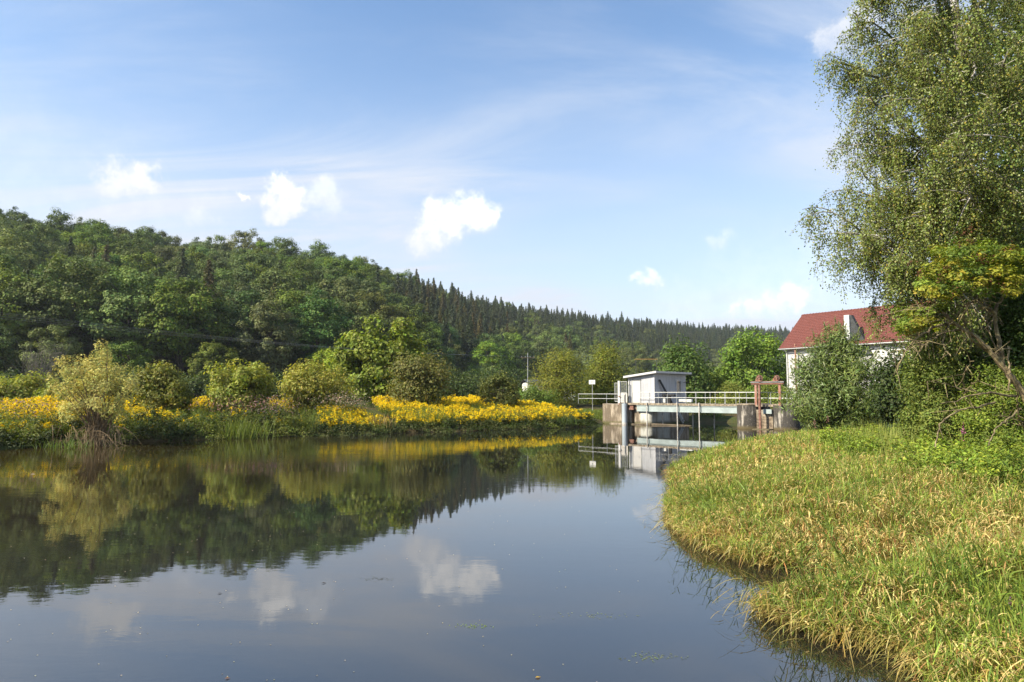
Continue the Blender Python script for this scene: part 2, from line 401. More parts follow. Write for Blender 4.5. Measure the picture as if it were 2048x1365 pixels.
#PART2
# ------------------------------------------------------------------ weir: abutment, footbridge, hut, sluice
DECK = 1.98
def local(name, label, cat, s_=0, t_=0, z=0, group=None):
    p = bw(s_, t_); r = empty(name, (p[0], p[1], z), BANG); return tag(r, label, cat, group)
def tri_pts(x0, x1, y0, y1, z0, za, zb):   # box whose top slopes from za at x0 to zb at x1
    return [(x0, y0, z0), (x1, y0, z0), (x1, y1, z0), (x0, y1, z0), (x0, y0, za), (x1, y0, zb), (x1, y1, zb), (x0, y1, za)]
def rbox(g, x0, x1, y0, y1, z0, z1, r=.5, k=8, corner='right_front'):
    """block with one rounded front corner"""
    a = np.linspace(-PI/2, 0, k); arc = [(x1-r+r*math.cos(q), y0+r+r*math.sin(q)) for q in a]
    pts = [(x0, y0)]+arc+[(x1, y1), (x0, y1)]
    n = len(pts); V = [(x, y, z0) for x, y in pts]+[(x, y, z1) for x, y in pts]
    g.add(V, [(q, (q+1) % n, (q+1) % n+n, q+n) for q in range(n)])
    for q in range(1, n-2, 1):
        g.add([V[0+n], V[q+n], V[q+1+n], V[q+1+n]][:3]+[tuple((np.array(V[n])+np.array(V[q+1+n]))/2)], [(0, 1, 2, 3)])

# old stained retaining wall left of the pipe, and the abutment under the hut
sL = s_at(1205, .1, .9)
r = local('retaining_wall', 'rough brown stained concrete river wall left of the grey blue pipe', 'wall')
g = G(); n = 14
xs = np.linspace(sL, -.02, n); rng = np.random.default_rng(5)
tops = 1.88+rng.uniform(-.09, .05, n); fr = .1+rng.uniform(-.03, .03, n)
for q in range(n-1):
    g.hexa([(xs[q], fr[q], -1.2), (xs[q+1], fr[q+1], -1.2), (xs[q+1], 1.2, -1.2), (xs[q], 1.2, -1.2), (xs[q], fr[q], tops[q]), (xs[q+1], fr[q+1], tops[q+1]), (xs[q+1], 1.2, 1.9), (xs[q], 1.2, 1.9)])
g.build('wall_face', M['concrete_old'], r)
g = G(); g.box(-1.9, -.55, -.28, .09, -.3, .10); g.build('footing_ledge', M['concrete_edge'], r, bevel=.02)

sC = 2.45
r = local('bridge_abutment', 'pale painted concrete abutment with a rounded corner below the white hut', 'abutment')
g = G(); g.box(0, .30, .12, 1.4, -1.2, 1.79); g.box(.30, .62, .55, 1.4, -1.2, 1.79); g.box(.62, 1.28, .12, 1.4, -1.2, 1.79); g.build('grooved_pier', M['concrete_old'], r, bevel=.03)
g = G(); rbox(g, 1.285, sC, .06, 3.4, -1.2, 1.79, .55); g.build('painted_block', M['concrete_light'], r)
g = G(); g.box(1.3, sC-.02, 3.41, 7.2, -1.2, 1.80); g.box(-.5, 1.29, 1.41, 7.2, -1.2, 1.80); g.build('rear_block', M['concrete_old'], r, bevel=.03)
g = G(); g.box(.24, .72, -.22, .11, 1.35, 1.55); g.box(.28, .64, -.12, .11, 1.55, 1.72); g.build('iron_bracket', M['rust'], r, bevel=.01)

# round pipe standing in the water
sP = s_at(1249, -.35)
r = local('gauge_pipe', 'grey blue upright pipe rising from the water at the wall', 'pipe', sP, -.36)
a = np.linspace(0, 2*PI, 24)
g = G(); g.tube([(0, 0, -1), (0, 0, 1.93)], .25, 24); g.build('pipe_barrel', M['pipe_blue'], r, smooth=False, bevel=.012)
g = G(); g.tube([(0, 0, -.02), (0, 0, .17)], .262, 24); g.build('waterline_band', M['post_paint'], r)
g = G(); g.tube([(.02, 0, 1.93), (.02, 0, 2.72)], .065, 10); g.build('top_rod', M['galv'], r)
g = G(); g.box(.10, .14, -.02, .02, 1.93, 2.85); g.build('dark_rod', M['black'], r)

# footbridge
sE = s_at(1600, .3)+1.5
fb = local('footbridge', 'narrow concrete footbridge with grey girder and steel handrails across the weir', 'bridge')
rng = np.random.default_rng(8)
g = G(); xs = np.linspace(-.35, sE, 60); lo = 1.80+rng.uniform(-.012, .03, 60)
for q in range(59):
    g.hexa([(xs[q], -.16, lo[q]), (xs[q+1], -.16, lo[q+1]), (xs[q+1], 1.38, 1.8), (xs[q], 1.38, 1.8), (xs[q], -.16, DECK), (xs[q+1], -.16, DECK), (xs[q+1], 1.38, DECK), (xs[q], 1.38, DECK)])
g.build('deck_slab', M['concrete_edge'], fb)
sG = s_at(1470, -.1)
g = G(); g.box(1.0, sG+.3, -.08, -.05, 1.27, 1.79); g.box(1.0, sG+.3, -.13, .05, 1.22, 1.268); g.box(1.0, sG+.3, -.13, .05, 1.74, 1.788); g.build('girder', M['girder'], fb)
g = G(); g.box(2.6, sG+.3, 1.1, 1.13, 1.27, 1.79); g.box(2.6, sG+.3, 1.0, 1.2, 1.22, 1.268); g.build('girder', M['girder'], fb)
for px in (1294, 1355, 1398.5):
    q = s_at(px, -.24, 1.0); g = G()
    g.tube([(q, -.26, -1.0), (q-.03*(px == 1355), -.26, 2.06)], .052, 8); g.build('support_post', M['post_paint'], fb)
for px in (1325, 1385, 1428):
    q = s_at(px, 1.25, 1.0); g = G(); g.tube([(q, 1.28, -1.0), (q, 1.28, 1.78)], .05, 8); g.build('support_post', M['post_paint'], fb)
def railing(parent, x0, x1, y, z0, step, zt=.98, mat='galv', r_=.022):
    rl = G(); rl.tube([(x0-.02, y, z0+zt), (x1+.02, y, z0+zt)], r_*1.15, 8); tr = rl.build('handrail', M[mat], parent)
    rl = G(); rl.tube([(x0, y, z0+zt*.52), (x1, y, z0+zt*.52)], r_, 8); rl.build('middle_rail', M[mat], parent)
    k = int(round((x1-x0)/step))
    for q in np.linspace(x0, x1, k+1):
        p = G(); p.tube([(q, y, z0-.02), (q, y, z0+zt)], r_*1.1, 8); p.box(q-.05, q+.05, y-.05, y+.05, z0, z0+.02); p.build('railing_post', M[mat], parent)
railing(fb, .55, sE-.2, -.08, DECK, .93)
railing(fb, s_at(1392, 1.25), sE-.2, 1.28, DECK, 1.35)

# floating boom log under the bridge and drift branches
r = local('floating_log', 'long dark floating log lying along the abutment foot', 'log', 2.2, .2)
g = G(); g.tube([(-1.8, -.25, .02), (.2, .0, .05), (2.6, .45, .02), (3.6, 1.1, .0)], [.06, .10, .09, .05], 8); g.build('log_body', M['log'], r)

# white hut
cs, ct = 2.40, .72
hut = local('pump_hut', 'small white flat roofed hut with door standing at the weir', 'hut')
L, Dp = 2.78, 6.0
x0, x1, y0, y1 = cs-L, cs, ct, ct+Dp
zl_, zr_ = 4.33, 4.66
g = G(); g.hexa(tri_pts(x0, x1, y0, y1, DECK-.15, zl_, zr_)); hb = g.build('wall', M['hut_panel'], hut)
# standing panel seams as thin battens
for q in np.arange(x0+.4, x1-.1, .4):
    zt = zl_+(zr_-zl_)*(q-x0)/L
    g = G(); g.box(q-.012, q+.012, y0-.008, y0, DECK+.02, zt-.03); g.build('panel_seam', M['hut_panel'], hut)
for q in np.arange(y0+.55, y1-.2, .55):
    g = G(); g.box(x1, x1+.008, q-.012, q+.012, DECK+.02, zr_-.05); g.build('panel_seam', M['hut_panel'], hut)
g = G(); g.box(x0-.02, x0+.05, y0-.02, y0+.05, DECK, zl_-.02); g.build('corner_trim', M['hut_trim'], hut, bevel=.006)
g = G(); g.box(x1-.05, x1+.02, y0-.02, y0+.05, DECK, zr_-.02); g.build('corner_trim', M['hut_trim'], hut, bevel=.006)
ov = .42
sl = (zr_-zl_)/L
g = G(); p = tri_pts(x0-ov*.8, x1+ov, y0-ov*.9, y1+.5, 0, 0, 0)
za, zb = zl_-sl*ov*.8+.02, zr_+sl*ov+.02
p = [(v[0], v[1], (za if v[0] < x0 else zb)+(0 if q < 4 else .19)) for q, v in enumerate(p)]
g.hexa(p); rf = g.build('roof', M['hut_trim'], hut, bevel=.012)
dx0 = x0+.42; dw = .86
g = G(); g.box(dx0-.07, dx0, y0-.035, y0+.02, DECK, DECK+2.07); g.box(dx0+dw, dx0+dw+.07, y0-.035, y0+.02, DECK, DECK+2.07); g.box(dx0-.07, dx0+dw+.07, y0-.035, y0+.02, DECK+2.075, DECK+2.14)
dr = G(); dr.box(dx0+.003, dx0+dw-.003, y0-.015, y0+.02, DECK+.02, DECK+2.07); dr = dr.build('door', M['hut_door'], hut, bevel=.004)
g.build('door_frame', M['galv'], dr)
g = G(); g.box(dx0, dx0+dw+.1, y0-.09, y0, DECK+2.15, DECK+2.19); g.build('door_hood', M['lead'], dr)
g = G(); g.tube([(dx0+dw-.09, y0-.06, DECK+1.02), (dx0+dw-.2, y0-.06, DECK+1.02)], .014, 6); g.build('handle', M['black'], dr)
# window on the shaded end wall
wy0, wy1, wz0, wz1 = y0+4.1, y0+4.95, DECK+.98, DECK+2.12
wf = G(); wf.box(x1, x1+.05, wy0-.08, wy0, wz0-.08, wz1+.08); wf.box(x1, x1+.05, wy1, wy1+.08, wz0-.08, wz1+.08); wf.box(x1, x1+.049, wy0, wy1, wz1, wz1+.08); wf.box(x1, x1+.09, wy0-.1, wy1+.1, wz0-.12, wz0-.081); wf.box(x1, x1+.049, wy0, wy1, wz0-.08, wz0)
wf.box(x1, x1+.04, (wy0+wy1)/2+.2, (wy0+wy1)/2+.25, wz0, wz1)
wf = wf.build('window', M['hut_trim'], hut)
g = G(); g.box(x1+.004, x1+.012, wy0, wy1, wz0, wz1); g.build('pane', M['dark_glass'], wf)
g = G(); g.tube([(x1, y1-.45, DECK+1.95), (x1+.35, y1-.45, DECK+2.05)], .03, 6); g.box(x1+.3, x1+.5, y1-.6, y1-.3, DECK+1.9, DECK+2.0); g.build('wall_lamp', M['black'], hut)
g = G(); g.tube([(x0+.12, y0-.06, DECK), (x0+.12, y0-.06, zl_-.05)], .04, 8); g.build('downpipe', M['sheet_metal'], hut)

# trash rake: long chute leaning from the hut wall down to the water
r = local('trash_rake', 'long grey trash rake arm leaning against the shaded hut wall', 'machine')
g = G(); A = np.array([x1+.10, y0+.75, DECK+2.15]); B = np.array([x1+.55, y0+2.35, DECK-.15])
for o_ in (-.09, .09): g.tube([A+(0, o_, 0), B+(0, o_, 0)], .05, 6)
g.tube([A+(.04, 0, 0), B+(.04, 0, 0)], .065, 6); g.build('rake_arm', M['lead'], r)
g = G(); g.tube([B+(.0, .2, -.1), B+(.5, 1.0, -1.75)], .10, 6); g.tube([B+(.15, .25, -.1), B+(.6, 1.05, -1.6)], .05, 6); g.build('lower_arm', M['sheet_metal'], r)
rng = np.random.default_rng(2); g = G()
for q in range(26):
    p = B+(.45, .95, -1.55)+rng.normal(0, .13, 3)*(.6, .6, 1.4); g.tube([p, p+rng.normal(0, .22, 3)+(0, 0, -.12)], .025, 4)
g.build('drift_clump', M['log'], r)['kind'] = 'stuff'
r = local('winch_motor', 'dark drive unit and grey boxes on the deck before the hut end wall', 'machine', x1+.75, y0+1.0, DECK)
g = G(); g.box(-.45, .75, -.1, .25, .62, .80); g.box(.0, .3, -.05, .2, 0, .62); g.build('drive_frame', M['black'], r, bevel=.02)
g = G(); g.box(-.55, -.12, -.15, .2, .02, .40); g.build('motor_box', M['sheet_metal'], r, bevel=.03)
g = G(); g.box(.62, 1.9, 1.0, 1.3, .08, .34); g.build('cable_tray', M['sheet_metal'], r, bevel=.02)
g = G(); g.tube([(-.3, -.2, .7), (-.3, .3, .7)], .13, 12); g.build('drive_drum', M['black'], r)

# piers of the sluice
def pier(name, label, px0, px1, t_back=2.6, mat='concrete_pier'):
    a_, b_ = s_at(px0, -.4, .8), s_at(px1, -.4, .8); c_, R = (a_+b_)/2, (b_-a_)/2
    r_ = local(name, label, 'pier', c_, 0); g_ = G(); k = 20
    q = np.linspace(0, PI, k); ring = [(-R*math.cos(x), .3-R*math.sin(x)*.9) for x in q]+[(R, t_back), (-R, t_back)]
    n = len(ring)
    V = [(x, y, -1.3) for x, y in ring]+[(x, y, .12) for x, y in ring]+[(x*.985, y*.99+.003, .16) for x, y in ring]+[(x*.985, y*.99+.003, 1.92) for x, y in ring]
    Fs = []
    for l in range(3): Fs += [(l*n+u, l*n+(u+1) % n, (l+1)*n+(u+1) % n, (l+1)*n+u) for u in range(n)]
    g_.add(V, Fs); g_.build('pier_shaft', M[mat], r_)
    g2 = G(); V = [(x*1.02, y*1.02-.006, 1.921) for x, y in ring]+[(x*1.02, y*1.02-.006, 2.03) for x, y in ring]+[(0, t_back/2, 2.03)]
    g2.add(V[:-1], [(u, (u+1) % n, (u+1) % n+n, u+n) for u in range(n)])
    for u in range(0, n-1, 2): g2.add([V[2*n], V[n+u], V[n+u+1], V[n+(u+2) % n]], [(0, 1, 2, 3)])
    g2.build('pier_cap', M['concrete_edge'], r_)
    return a_, b_
pa = pier('weir_pier', 'dark stained round nosed concrete pier left of the rusty gate', 1468, 1513)
pb = pier('weir_pier', 'round concrete pier with pale left edge beside the willow bush', 1541, 1592)

# rusty sluice gate
gs0, gs1 = pa[1], pb[0]
fr0, fr1 = s_at(1511, -1.0, 3.2), s_at(1558, -1.0, 3.2)
sg = local('sluice_gate', 'rusty red sluice gate frame with two winches between the round piers', 'sluice gate', 0, 0)
tf = -.95
def chan(name, q, z0, z1, w_=.15, mat='rust'):
    g = G(); g.box(q-w_/2, q+w_/2, tf, tf+.03, z0, z1); g.box(q-w_/2, q-w_/2+.03, tf+.031, tf+.16, z0, z1); g.box(q+w_/2-.03, q+w_/2, tf+.031, tf+.16, z0, z1); return g.build(name, M[mat], sg)
TOPZ = at(1511, 768, bw(fr0, tf)[1])[2]
chan('frame_post', fr0-.02, 1.92, TOPZ, .17, 'rust_light'); chan('frame_post', s_at(1516, -1.0, 2.5)+.07, -.8, TOPZ, .16)
chan('frame_post', fr1, 1.92, TOPZ, .18, 'rust_light')
g = G(); g.box(fr0-.35, fr1+.35, tf-.06, tf-.02, TOPZ-.06, TOPZ+.17); g.box(fr0-.35, fr1+.35, tf+.2, tf+.24, TOPZ, TOPZ+.17); g.box(fr0-.35, fr1+.35, tf-.08, tf+.26, TOPZ+.171, TOPZ+.20); g.build('crossbeam', M['rust'], sg)
g = G(); g.box(fr0-.4, fr1+.4, tf-.12, tf-.07, TOPZ+.10, TOPZ+.15); g.build('rack_bar', M['galv'], sg)
for q, sc_ in ((fr0+.28, 1.0), (fr1-.22, .85)):
    wz = TOPZ+.40
    wn = G(); wn.box(q-.28, q+.22, tf-.1, tf+.3, TOPZ+.201, TOPZ+.25); wn.box(q-.30, q-.20, tf+.05, tf+.15, TOPZ+.25, wz+.02*sc_); wn.hexa([(q-.2, tf, TOPZ+.25), (q+.16, tf, TOPZ+.25), (q+.16, tf+.2, TOPZ+.25), (q-.2, tf+.2, TOPZ+.25), (q-.1, tf, wz), (q+.06, tf, wz), (q+.06, tf+.2, wz), (q-.1, tf+.2, wz)])
    wn = wn.build('winch', M['rust_light'], sg, bevel=.015)
    a = np.linspace(0, 2*PI, 25); R = .25*sc_
    ring = [(q+.10+R*math.cos(x), tf-.16, wz+.02+R*math.sin(x)) for x in a]
    g = G(); g.tube(ring, .03, 6, False)
    for x in np.arange(5)*2*PI/5: g.tube([(q+.10, tf-.16, wz+.02), (q+.10+R*math.cos(x), tf-.16, wz+.02+R*math.sin(x))], .018, 5)
    g.tube([(q+.10, tf-.22, wz+.02), (q+.10, tf+.15, wz+.02)], .07, 10); g.build('gear_wheel', M['rust'], wn)
    g = G(); g.tube([(q-.05, tf-.05, wz+.1), (q-.05, tf+.25, wz+.1)], .13*sc_, 12); g.build('winch_drum', M['rust_light'], wn)
yb = -.15
zz = np.linspace(.02, 1.02, 5)
for q in range(4):
    g = G(); g.box(gs0-.1, gs1+.1, yb+.006*(q % 2), yb+.08, zz[q]+.008, zz[q+1]-.008); g.build('board', M['wood_grey'], sg, bevel=.008)
g = G(); g.box(gs0-.1, gs1+.1, yb+.02, yb+.1, 1.02, 1.55); g.build('gate_plate', M['concrete_old'], sg)
g = G(); g.box(gs0+.55, gs1+.1, yb-.25, yb-.02, 1.25, 1.6); g.build('lintel', M['girder'], sg)
g = G(); g.box(gs0-.1, gs1+.1, tf-.15, yb+.3, -.5, .05); g.build('sill', M['concrete_light'], sg)

# things left of the hut
sx0 = s_at(1157, .45)
r = local('handrail_fence', 'two bar galvanised railing on the grassy wall top left of the hut', 'railing', 0, 0)
railing(r, sx0, s_at(1243, .45), .45, 1.88, 1.55, .93)
q = s_at(1238.5, .25); r = local('gate_post', 'tall white square concrete gate post left of the hut', 'post', q, .28, 1.2)
g = G(); g.box(-.11, .11, -.11, .11, 0, 2.85); g.build('post_shaft', M['white_paint'], r, bevel=.015)
for za_, zb_ in ((.55, .75), (1.35, 1.42)):
    g = G(); g.box(-.02, .18, -.18, -.115, za_, zb_); g.build('gate_hinge', M['rust'], r, bevel=.01)
def mesh_panel(name, label, x0_, x1_, z0_, z1_, y_, rz=0, parent_z=0):
    r_ = local(name, label, 'fence panel', x0_, y_); r_.rotation_euler[2] += rz; wd = x1_-x0_
    g_ = G()
    for q_ in (0, wd): g_.tube([(q_, 0, z0_), (q_, 0, z1_)], .03, 6)
    g_.tube([(0, 0, z1_), (wd, 0, z1_)], .025, 6); g_.tube([(0, 0, z0_), (wd, 0, z0_)], .025, 6); g_.build('panel_frame', M['galv'], r_)
    g_ = G()
    for q_ in np.arange(.05, wd, .05): g_.box(q_-.004, q_+.004, -.004, .004, z0_, z1_)
    for q_ in np.arange(z0_+.05, z1_, .10): g_.box(0, wd, -.009, -.005, q_-.004, q_+.004)
    g_.build('wire_grid', M['galv'], r_); return r_
mesh_panel('wire_gate', 'upper wire mesh gate between white post and hut', s_at(1241.5, .3), s_at(1254, .3), 2.92, 3.98, .3)
mesh_panel('wire_gate', 'wire mesh fence panel left of the tall white post', s_at(1228.5, .5), s_at(1235.5, .5), 2.1, 3.85, .62)
q0, q1 = s_at(1241.5, .3), s_at(1255, .3)
r = local('sheet_screen', 'low blank whitish sheet under the mesh gate beside the hut', 'screen', q0, .26, DECK)
g = G(); g.box(0, q1-q0, 0, .04, 0.02, .92); g.build('sheet', M['post_paint'], r, bevel=.01)
q = s_at(1184.5, .8); yy = bw(q, .8)[1]; zt = at(1184, 760.5, yy)[2]; zb = at(1184, 769, yy)[2]
r = local('notice_sign', 'blank whitish square sign on a thin pole behind the railing', 'sign', q, .8, 1.5)
g = G(); g.box(-.37, .37, -.012, .012, zb-1.5, zt-1.5); g.build('sign_board', M['white_paint'], r, bevel=.005)
g = G(); g.tube([(0, .05, -.3), (0, .05, zt-1.55)], .035, 8); g.build('pole', M['galv'], r)
g = G(); g.box(-.03, .03, -.025, -.013, zb-1.5+.16, zt-1.58); g.build('clamp_bar', M['lead'], r)

# ------------------------------------------------------------------ house with the red tiled roof
HA = np.array([33.3, 85.0]); he1 = np.array([.545, -.839]); ha = math.atan2(he1[1], he1[0])
hs = empty('house', (HA[0], HA[1], 0), ha); tag(hs, 'white house with red tiled gable roof behind the willow bush', 'house')
EZ, RZ, HW, LEN = 8.4, 12.85, 4.95, 22.0
g = G(); g.box(.7, LEN-.6, .6, 2*HW-.6, 0, EZ+.15)
g.build('wall', M['plaster'], hs)
for xx in (.7, LEN-.6):
    g = G(); xa, xb = (xx-.02, xx+.25) if xx < 2 else (xx-.25, xx+.02)
    zi = EZ+.15; rz_ = RZ-.35
    g.add([(xa, .62, zi), (xb, .62, zi), (xb, 2*HW-.62, zi), (xa, 2*HW-.62, zi), (xa, HW, rz_), (xb, HW, rz_)], [(0, 3, 4, 4), (1, 5, 2, 2), (0, 4, 5, 1), (3, 2, 5, 4)]); g.build('gable', M['plaster'], hs)
slope = math.hypot(HW, RZ-EZ); ca, sa = HW/slope, (RZ-EZ)/slope
g = G()
for sd in (0, 1):
    def P(x, d, up):
        y = d*ca-up*sa; z = EZ+d*sa+up*ca
        return (x, y if sd == 0 else 2*HW-y, z)
    th = -.16
    g.hexa([P(0, 0, th), P(LEN, 0, th), P(LEN, slope, th), P(0, slope, th), P(0, 0, 0), P(LEN, 0, 0), P(LEN, slope, 0), P(0, slope, 0)])
g.build('roof', M['rust'], hs)
# overlapping tiles, course by course, on the slope that faces the river
V = []; Fq = []; ncr, ncol = 20, 72; cw, rh = LEN/ncol, slope/ncr
for c_ in range(ncr):
    for k in range(ncol):
        xo = (k+.5*(c_ % 2)*.0)*cw; d0, d1 = c_*rh-.03, (c_+1)*rh+.02
        pr = [(0, .035), (cw*.35, .075), (cw*.72, .05), (cw*.98, .03)]
        b_ = len(V)
        for (px_, up) in pr:
            for d_, lift in ((d0, .035), (d1, 0)):
                y = d_*ca-(up+lift)*sa; V.append((xo+px_, y, EZ+d_*sa+(up+lift)*ca))
        for q in range(3): Fq.append((b_+2*q, b_+2*q+2, b_+2*q+3, b_+2*q+1))
        for q in range(3):           # front lip of each tile
            a0, a1 = V[b_+2*q], V[b_+2*q+2]; n_ = len(V)
            V += [(a0[0], a0[1]+.03*sa, a0[2]-.035), (a1[0], a1[1]+.03*sa, a1[2]-.035)]; Fq.append((n_, n_+1, b_+2*q+2, b_+2*q))
o = link('roof_tiles', mesh_np('roof_tiles', V, Fq), [M['roof_tile']], hs); o['kind'] = 'stuff'
for k in range(int(LEN/.42)):
    if k % 1 == 0:
        g = G() if k == 0 else g
        x_ = k*.42; g.tube([(x_, HW, RZ+.02), (x_+.44, HW, RZ+.05)], [.13, .15], 8)
o = g.build('ridge_tiles', M['roof_tile'], hs); o['kind'] = 'stuff'
g = G(); g.tube([(-.05, -.09, EZ-.08), (LEN, -.09, EZ-.08)], .075, 8); g.build('gutter', M['galv'], hs)
g = G(); g.tube([(.75, -.05, EZ-.1), (.75, .5, EZ-.6), (.75, .5, 0)], .09, 8); g.build('downpipe', M['sheet_metal'], hs)
g = G(); g.tube([(2.2, .1, EZ+.5), (2.2, .1, 0)], .09, 8); g.build('rusty_pipe', M['rust_light'], hs)
g = G(); g.box(.02, LEN, .16, .58, EZ-.02, EZ+.12); g.build('soffit', M['plaster'], hs)
# tall metal flue in front of the roof with a dark sloping wedge built beside it
def sx_house(px):
    return min((abs(proj(*(HA+he1*q), 10)[0]-px), q) for q in np.arange(0, 22, .05))[1]
fx = sx_house(1687); fy = 0.35
zt = at(1690, 631, (HA+he1*fx)[1])[2]
g = G(); g.hexa([(fx+.15, fy-.2, EZ-1.5), (fx+.75, fy-.2, EZ-1.5), (fx+.75, fy+.25, EZ-1.5), (fx+.15, fy+.25, EZ-1.5), (fx-.0, fy-.2, zt-1.3), (fx+.6, fy-.2, zt-1.3), (fx+.6, fy+.25, zt-1.3), (fx-.0, fy+.25, zt-1.3)])
g.hexa([(fx-.02, fy-.22, zt-1.299), (fx+.61, fy-.22, zt-1.299), (fx+.61, fy+.27, zt-1.299), (fx-.02, fy+.27, zt-1.299), (fx-.0, fy-.22, zt), (fx+.62, fy-.22, zt), (fx+.62, fy+.27, zt), (fx-.0, fy+.27, zt)])
ch = g.build('chimney_flue', M['sheet_metal'], hs, bevel=.02)
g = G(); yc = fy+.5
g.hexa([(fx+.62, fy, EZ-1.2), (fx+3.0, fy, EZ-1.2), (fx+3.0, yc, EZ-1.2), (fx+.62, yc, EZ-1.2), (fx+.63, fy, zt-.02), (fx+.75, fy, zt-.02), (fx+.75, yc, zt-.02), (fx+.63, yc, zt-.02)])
g.build('flue_wedge', M['lead'], ch)

# small white house behind the round willow, power pole and its wires
WH = at(1057, 780, 100.0); wh = empty('cottage', (WH[0], WH[1], 0), math.radians(8)); tag(wh, 'white cottage corner peeping out behind the round olive willow', 'house')
g = G(); g.box(0, 7, 0, 6, 0, 4.45); g.build('wall', M['plaster'], wh)
g = G(); g.add([(-.3, -.4, 4.4), (7.3, -.4, 4.4), (7.3, 3, 4.95), (-.3, 3, 4.95), (-.3, 6.4, 4.4), (7.3, 6.4, 4.4)], [(0, 1, 2, 3), (3, 2, 5, 4)]); g.build('roof', M['lead'], wh)
g = G(); g.box(.9, 1.9, -.03, .02, 1.9, 3.1); wn = g.build('window', M['hut_trim'], wh); g = G(); g.box(1, 1.8, -.045, -.031, 2, 3); g.build('pane', M['dark_glass'], wn)

YP = 88.0; pt = at(1055.5, 706, YP); pw = empty('power_pole', (pt[0], pt[1], 0)); tag(pw, 'slim pale power pole with crossarm rising beside the round willow', 'pole')
g = G(); g.tube([(0, 0, 0), (0, 0, pt[2])], [.07, .045], 10); g.build('pole', M['galv'], pw)
zA = at(1055, 716, YP)[2]
g = G(); g.box(-.9, .9, -.05, .05, zA-.04, zA+.05); ca_ = g.build('crossarm', M['log'], pw)
ends = []
for k, (dx, dz) in enumerate(((-.8, .22), (-.3, .22), (.3, .22), (.8, .22))):
    g = G(); g.tube([(dx, 0, zA+.08), (dx, 0, zA+.2)], [.03, .02], 8); g.build('insulator', M['galv'], ca_); ends.append((dx, zA+.2))
for k, (py0, dY) in enumerate(((620, 0), (624, 1.2), (630, 2.4), (635, 3.2))):
    a = at(-260, py0-27, 38+dY); b = np.array([pt[0]+ends[k][0], YP, ends[k][1]])
    t = np.linspace(0, 1, 30)[:, None]; P_ = a+(b-a)*t; P_[:, 2] -= (4*t*(1-t)*.75)[:, 0]
    g = G(); g.tube(P_, .0048, 5); o = g.build('power_line', M['wire'])
    tag(o, ['overhead power wire, topmost of the four crossing the wooded hill', 'overhead power wire, second from top across the wooded hill', 'overhead power wire, third from top across the wooded hill', 'overhead power wire, lowest of the four crossing the wooded hill'][k], 'wire', 'power wires crossing before the hill')
yb_ = at(1290, 719, 120); br = empty('barrier_bar', (yb_[0], yb_[1], 0)); tag(br, 'thin orange yellow bar seen between the trees left of the chestnut', 'barrier')
g = G(); g.box(-1.8, 2.2, -.1, .1, yb_[2]-.05, yb_[2]+.08); g.build('bar', M['rail_yellow'], br)
for q in (-1.6, 2.0):
    g = G(); g.tube([(q, 0, 0), (q, 0, yb_[2])], .06, 6); g.build('post', M['lead'], br)
print('built structures')
#PART3
# ------------------------------------------------------------------ foliage tools
def unit(a): return a/(np.linalg.norm(a, axis=-1, keepdims=True)+1e-9)
def sphere(rng, n):
    v = unit(rng.normal(size=(n, 3))); return v
def leaf_quads(P, Nr, L, Wd, rng, Dr=None, fold=.12):
    n = len(P); Nr = unit(Nr)
    if Dr is None: Dr = rng.normal(size=(n, 3))
    Dr = unit(Dr-(Dr*Nr).sum(1, keepdims=True)*Nr); Sd = np.cross(Nr, Dr)
    L = np.broadcast_to(L, (n,))[:, None]; Wd = np.broadcast_to(Wd, (n,))[:, None]
    a = P-Dr*L*.5; t = P+Dr*L*.5; m_ = P-Dr*L*.05
    V = np.stack([a, m_+Sd*Wd*.5+Nr*Wd*fold, t, m_-Sd*Wd*.5+Nr*Wd*fold], 1).reshape(-1, 3)
    Fq = np.arange(4*n).reshape(n, 4)
    return V, Fq
def tint(rng, n, base, var=.18, hue=.10):
    base = np.asarray(base, float)
    v = rng.normal(1, var, (n, 1)).clip(.4, 1.8); c = base*v
    c[:, 0] *= rng.normal(1, hue, n).clip(.6, 1.5); c[:, 2] *= rng.normal(1, hue, n).clip(.6, 1.5)
    return c.clip(.004, .9)
class Veg:
    def __init__(s): s.V = []; s.F = []; s.C = []; s.n = 0
    def add(s, V, Fq, col, per=4):
        s.V.append(V); s.F.append(Fq+s.n); s.C.append(np.repeat(col, per, 0)); s.n += len(V)
    def mesh(s, name, gain=(1.22, 1.27, .92)): return mesh_np(name, np.concatenate(s.V), np.concatenate(s.F), (np.concatenate(s.C)*np.array(gain)).clip(.004, .85))
def crown(veg, rng, cen, cr, per, size, cols, asp=.6, ctr=None, var=.2, flat=.75, outw=.35, upn=.35, cvar=.15, rnd=.5):
    """leaf clumps: cen (n,3) centres, cr (n,) radii"""
    n = len(cen); cr = np.broadcast_to(cr, (n,)); idx = np.repeat(np.arange(n), per)
    ctr = cen.mean(0) if ctr is None else np.asarray(ctr)
    out = unit(cen-ctr)
    d = sphere(rng, len(idx)); rr = rng.uniform(.25, 1, len(idx))**.6
    off = d*rr[:, None]*cr[idx][:, None]*np.array([1, 1, flat])+out[idx]*(cr[idx]*outw)[:, None]*rng.uniform(-.3, .8, (len(idx), 1))
    P = cen[idx]+off
    Nr = out[idx]*.45+d*.75+np.array([0, 0, upn])+rng.normal(size=(len(idx), 3))*rnd
    cc = np.asarray(cols, float); cb = cc[rng.integers(0, len(cc), n)]*rng.normal(1, cvar, (n, 1)).clip(.6, 1.4)
    c = cb[idx]*rng.normal(1, var, (len(idx), 1)).clip(.5, 1.6); c[:, 0] *= rng.normal(1, .1, len(idx)).clip(.7, 1.4)
    L = size*rng.uniform(.65, 1.3, len(idx))
    V, Fq = leaf_quads(P, Nr, L, L*asp, rng); veg.add(V, Fq, c.clip(.004, .9))
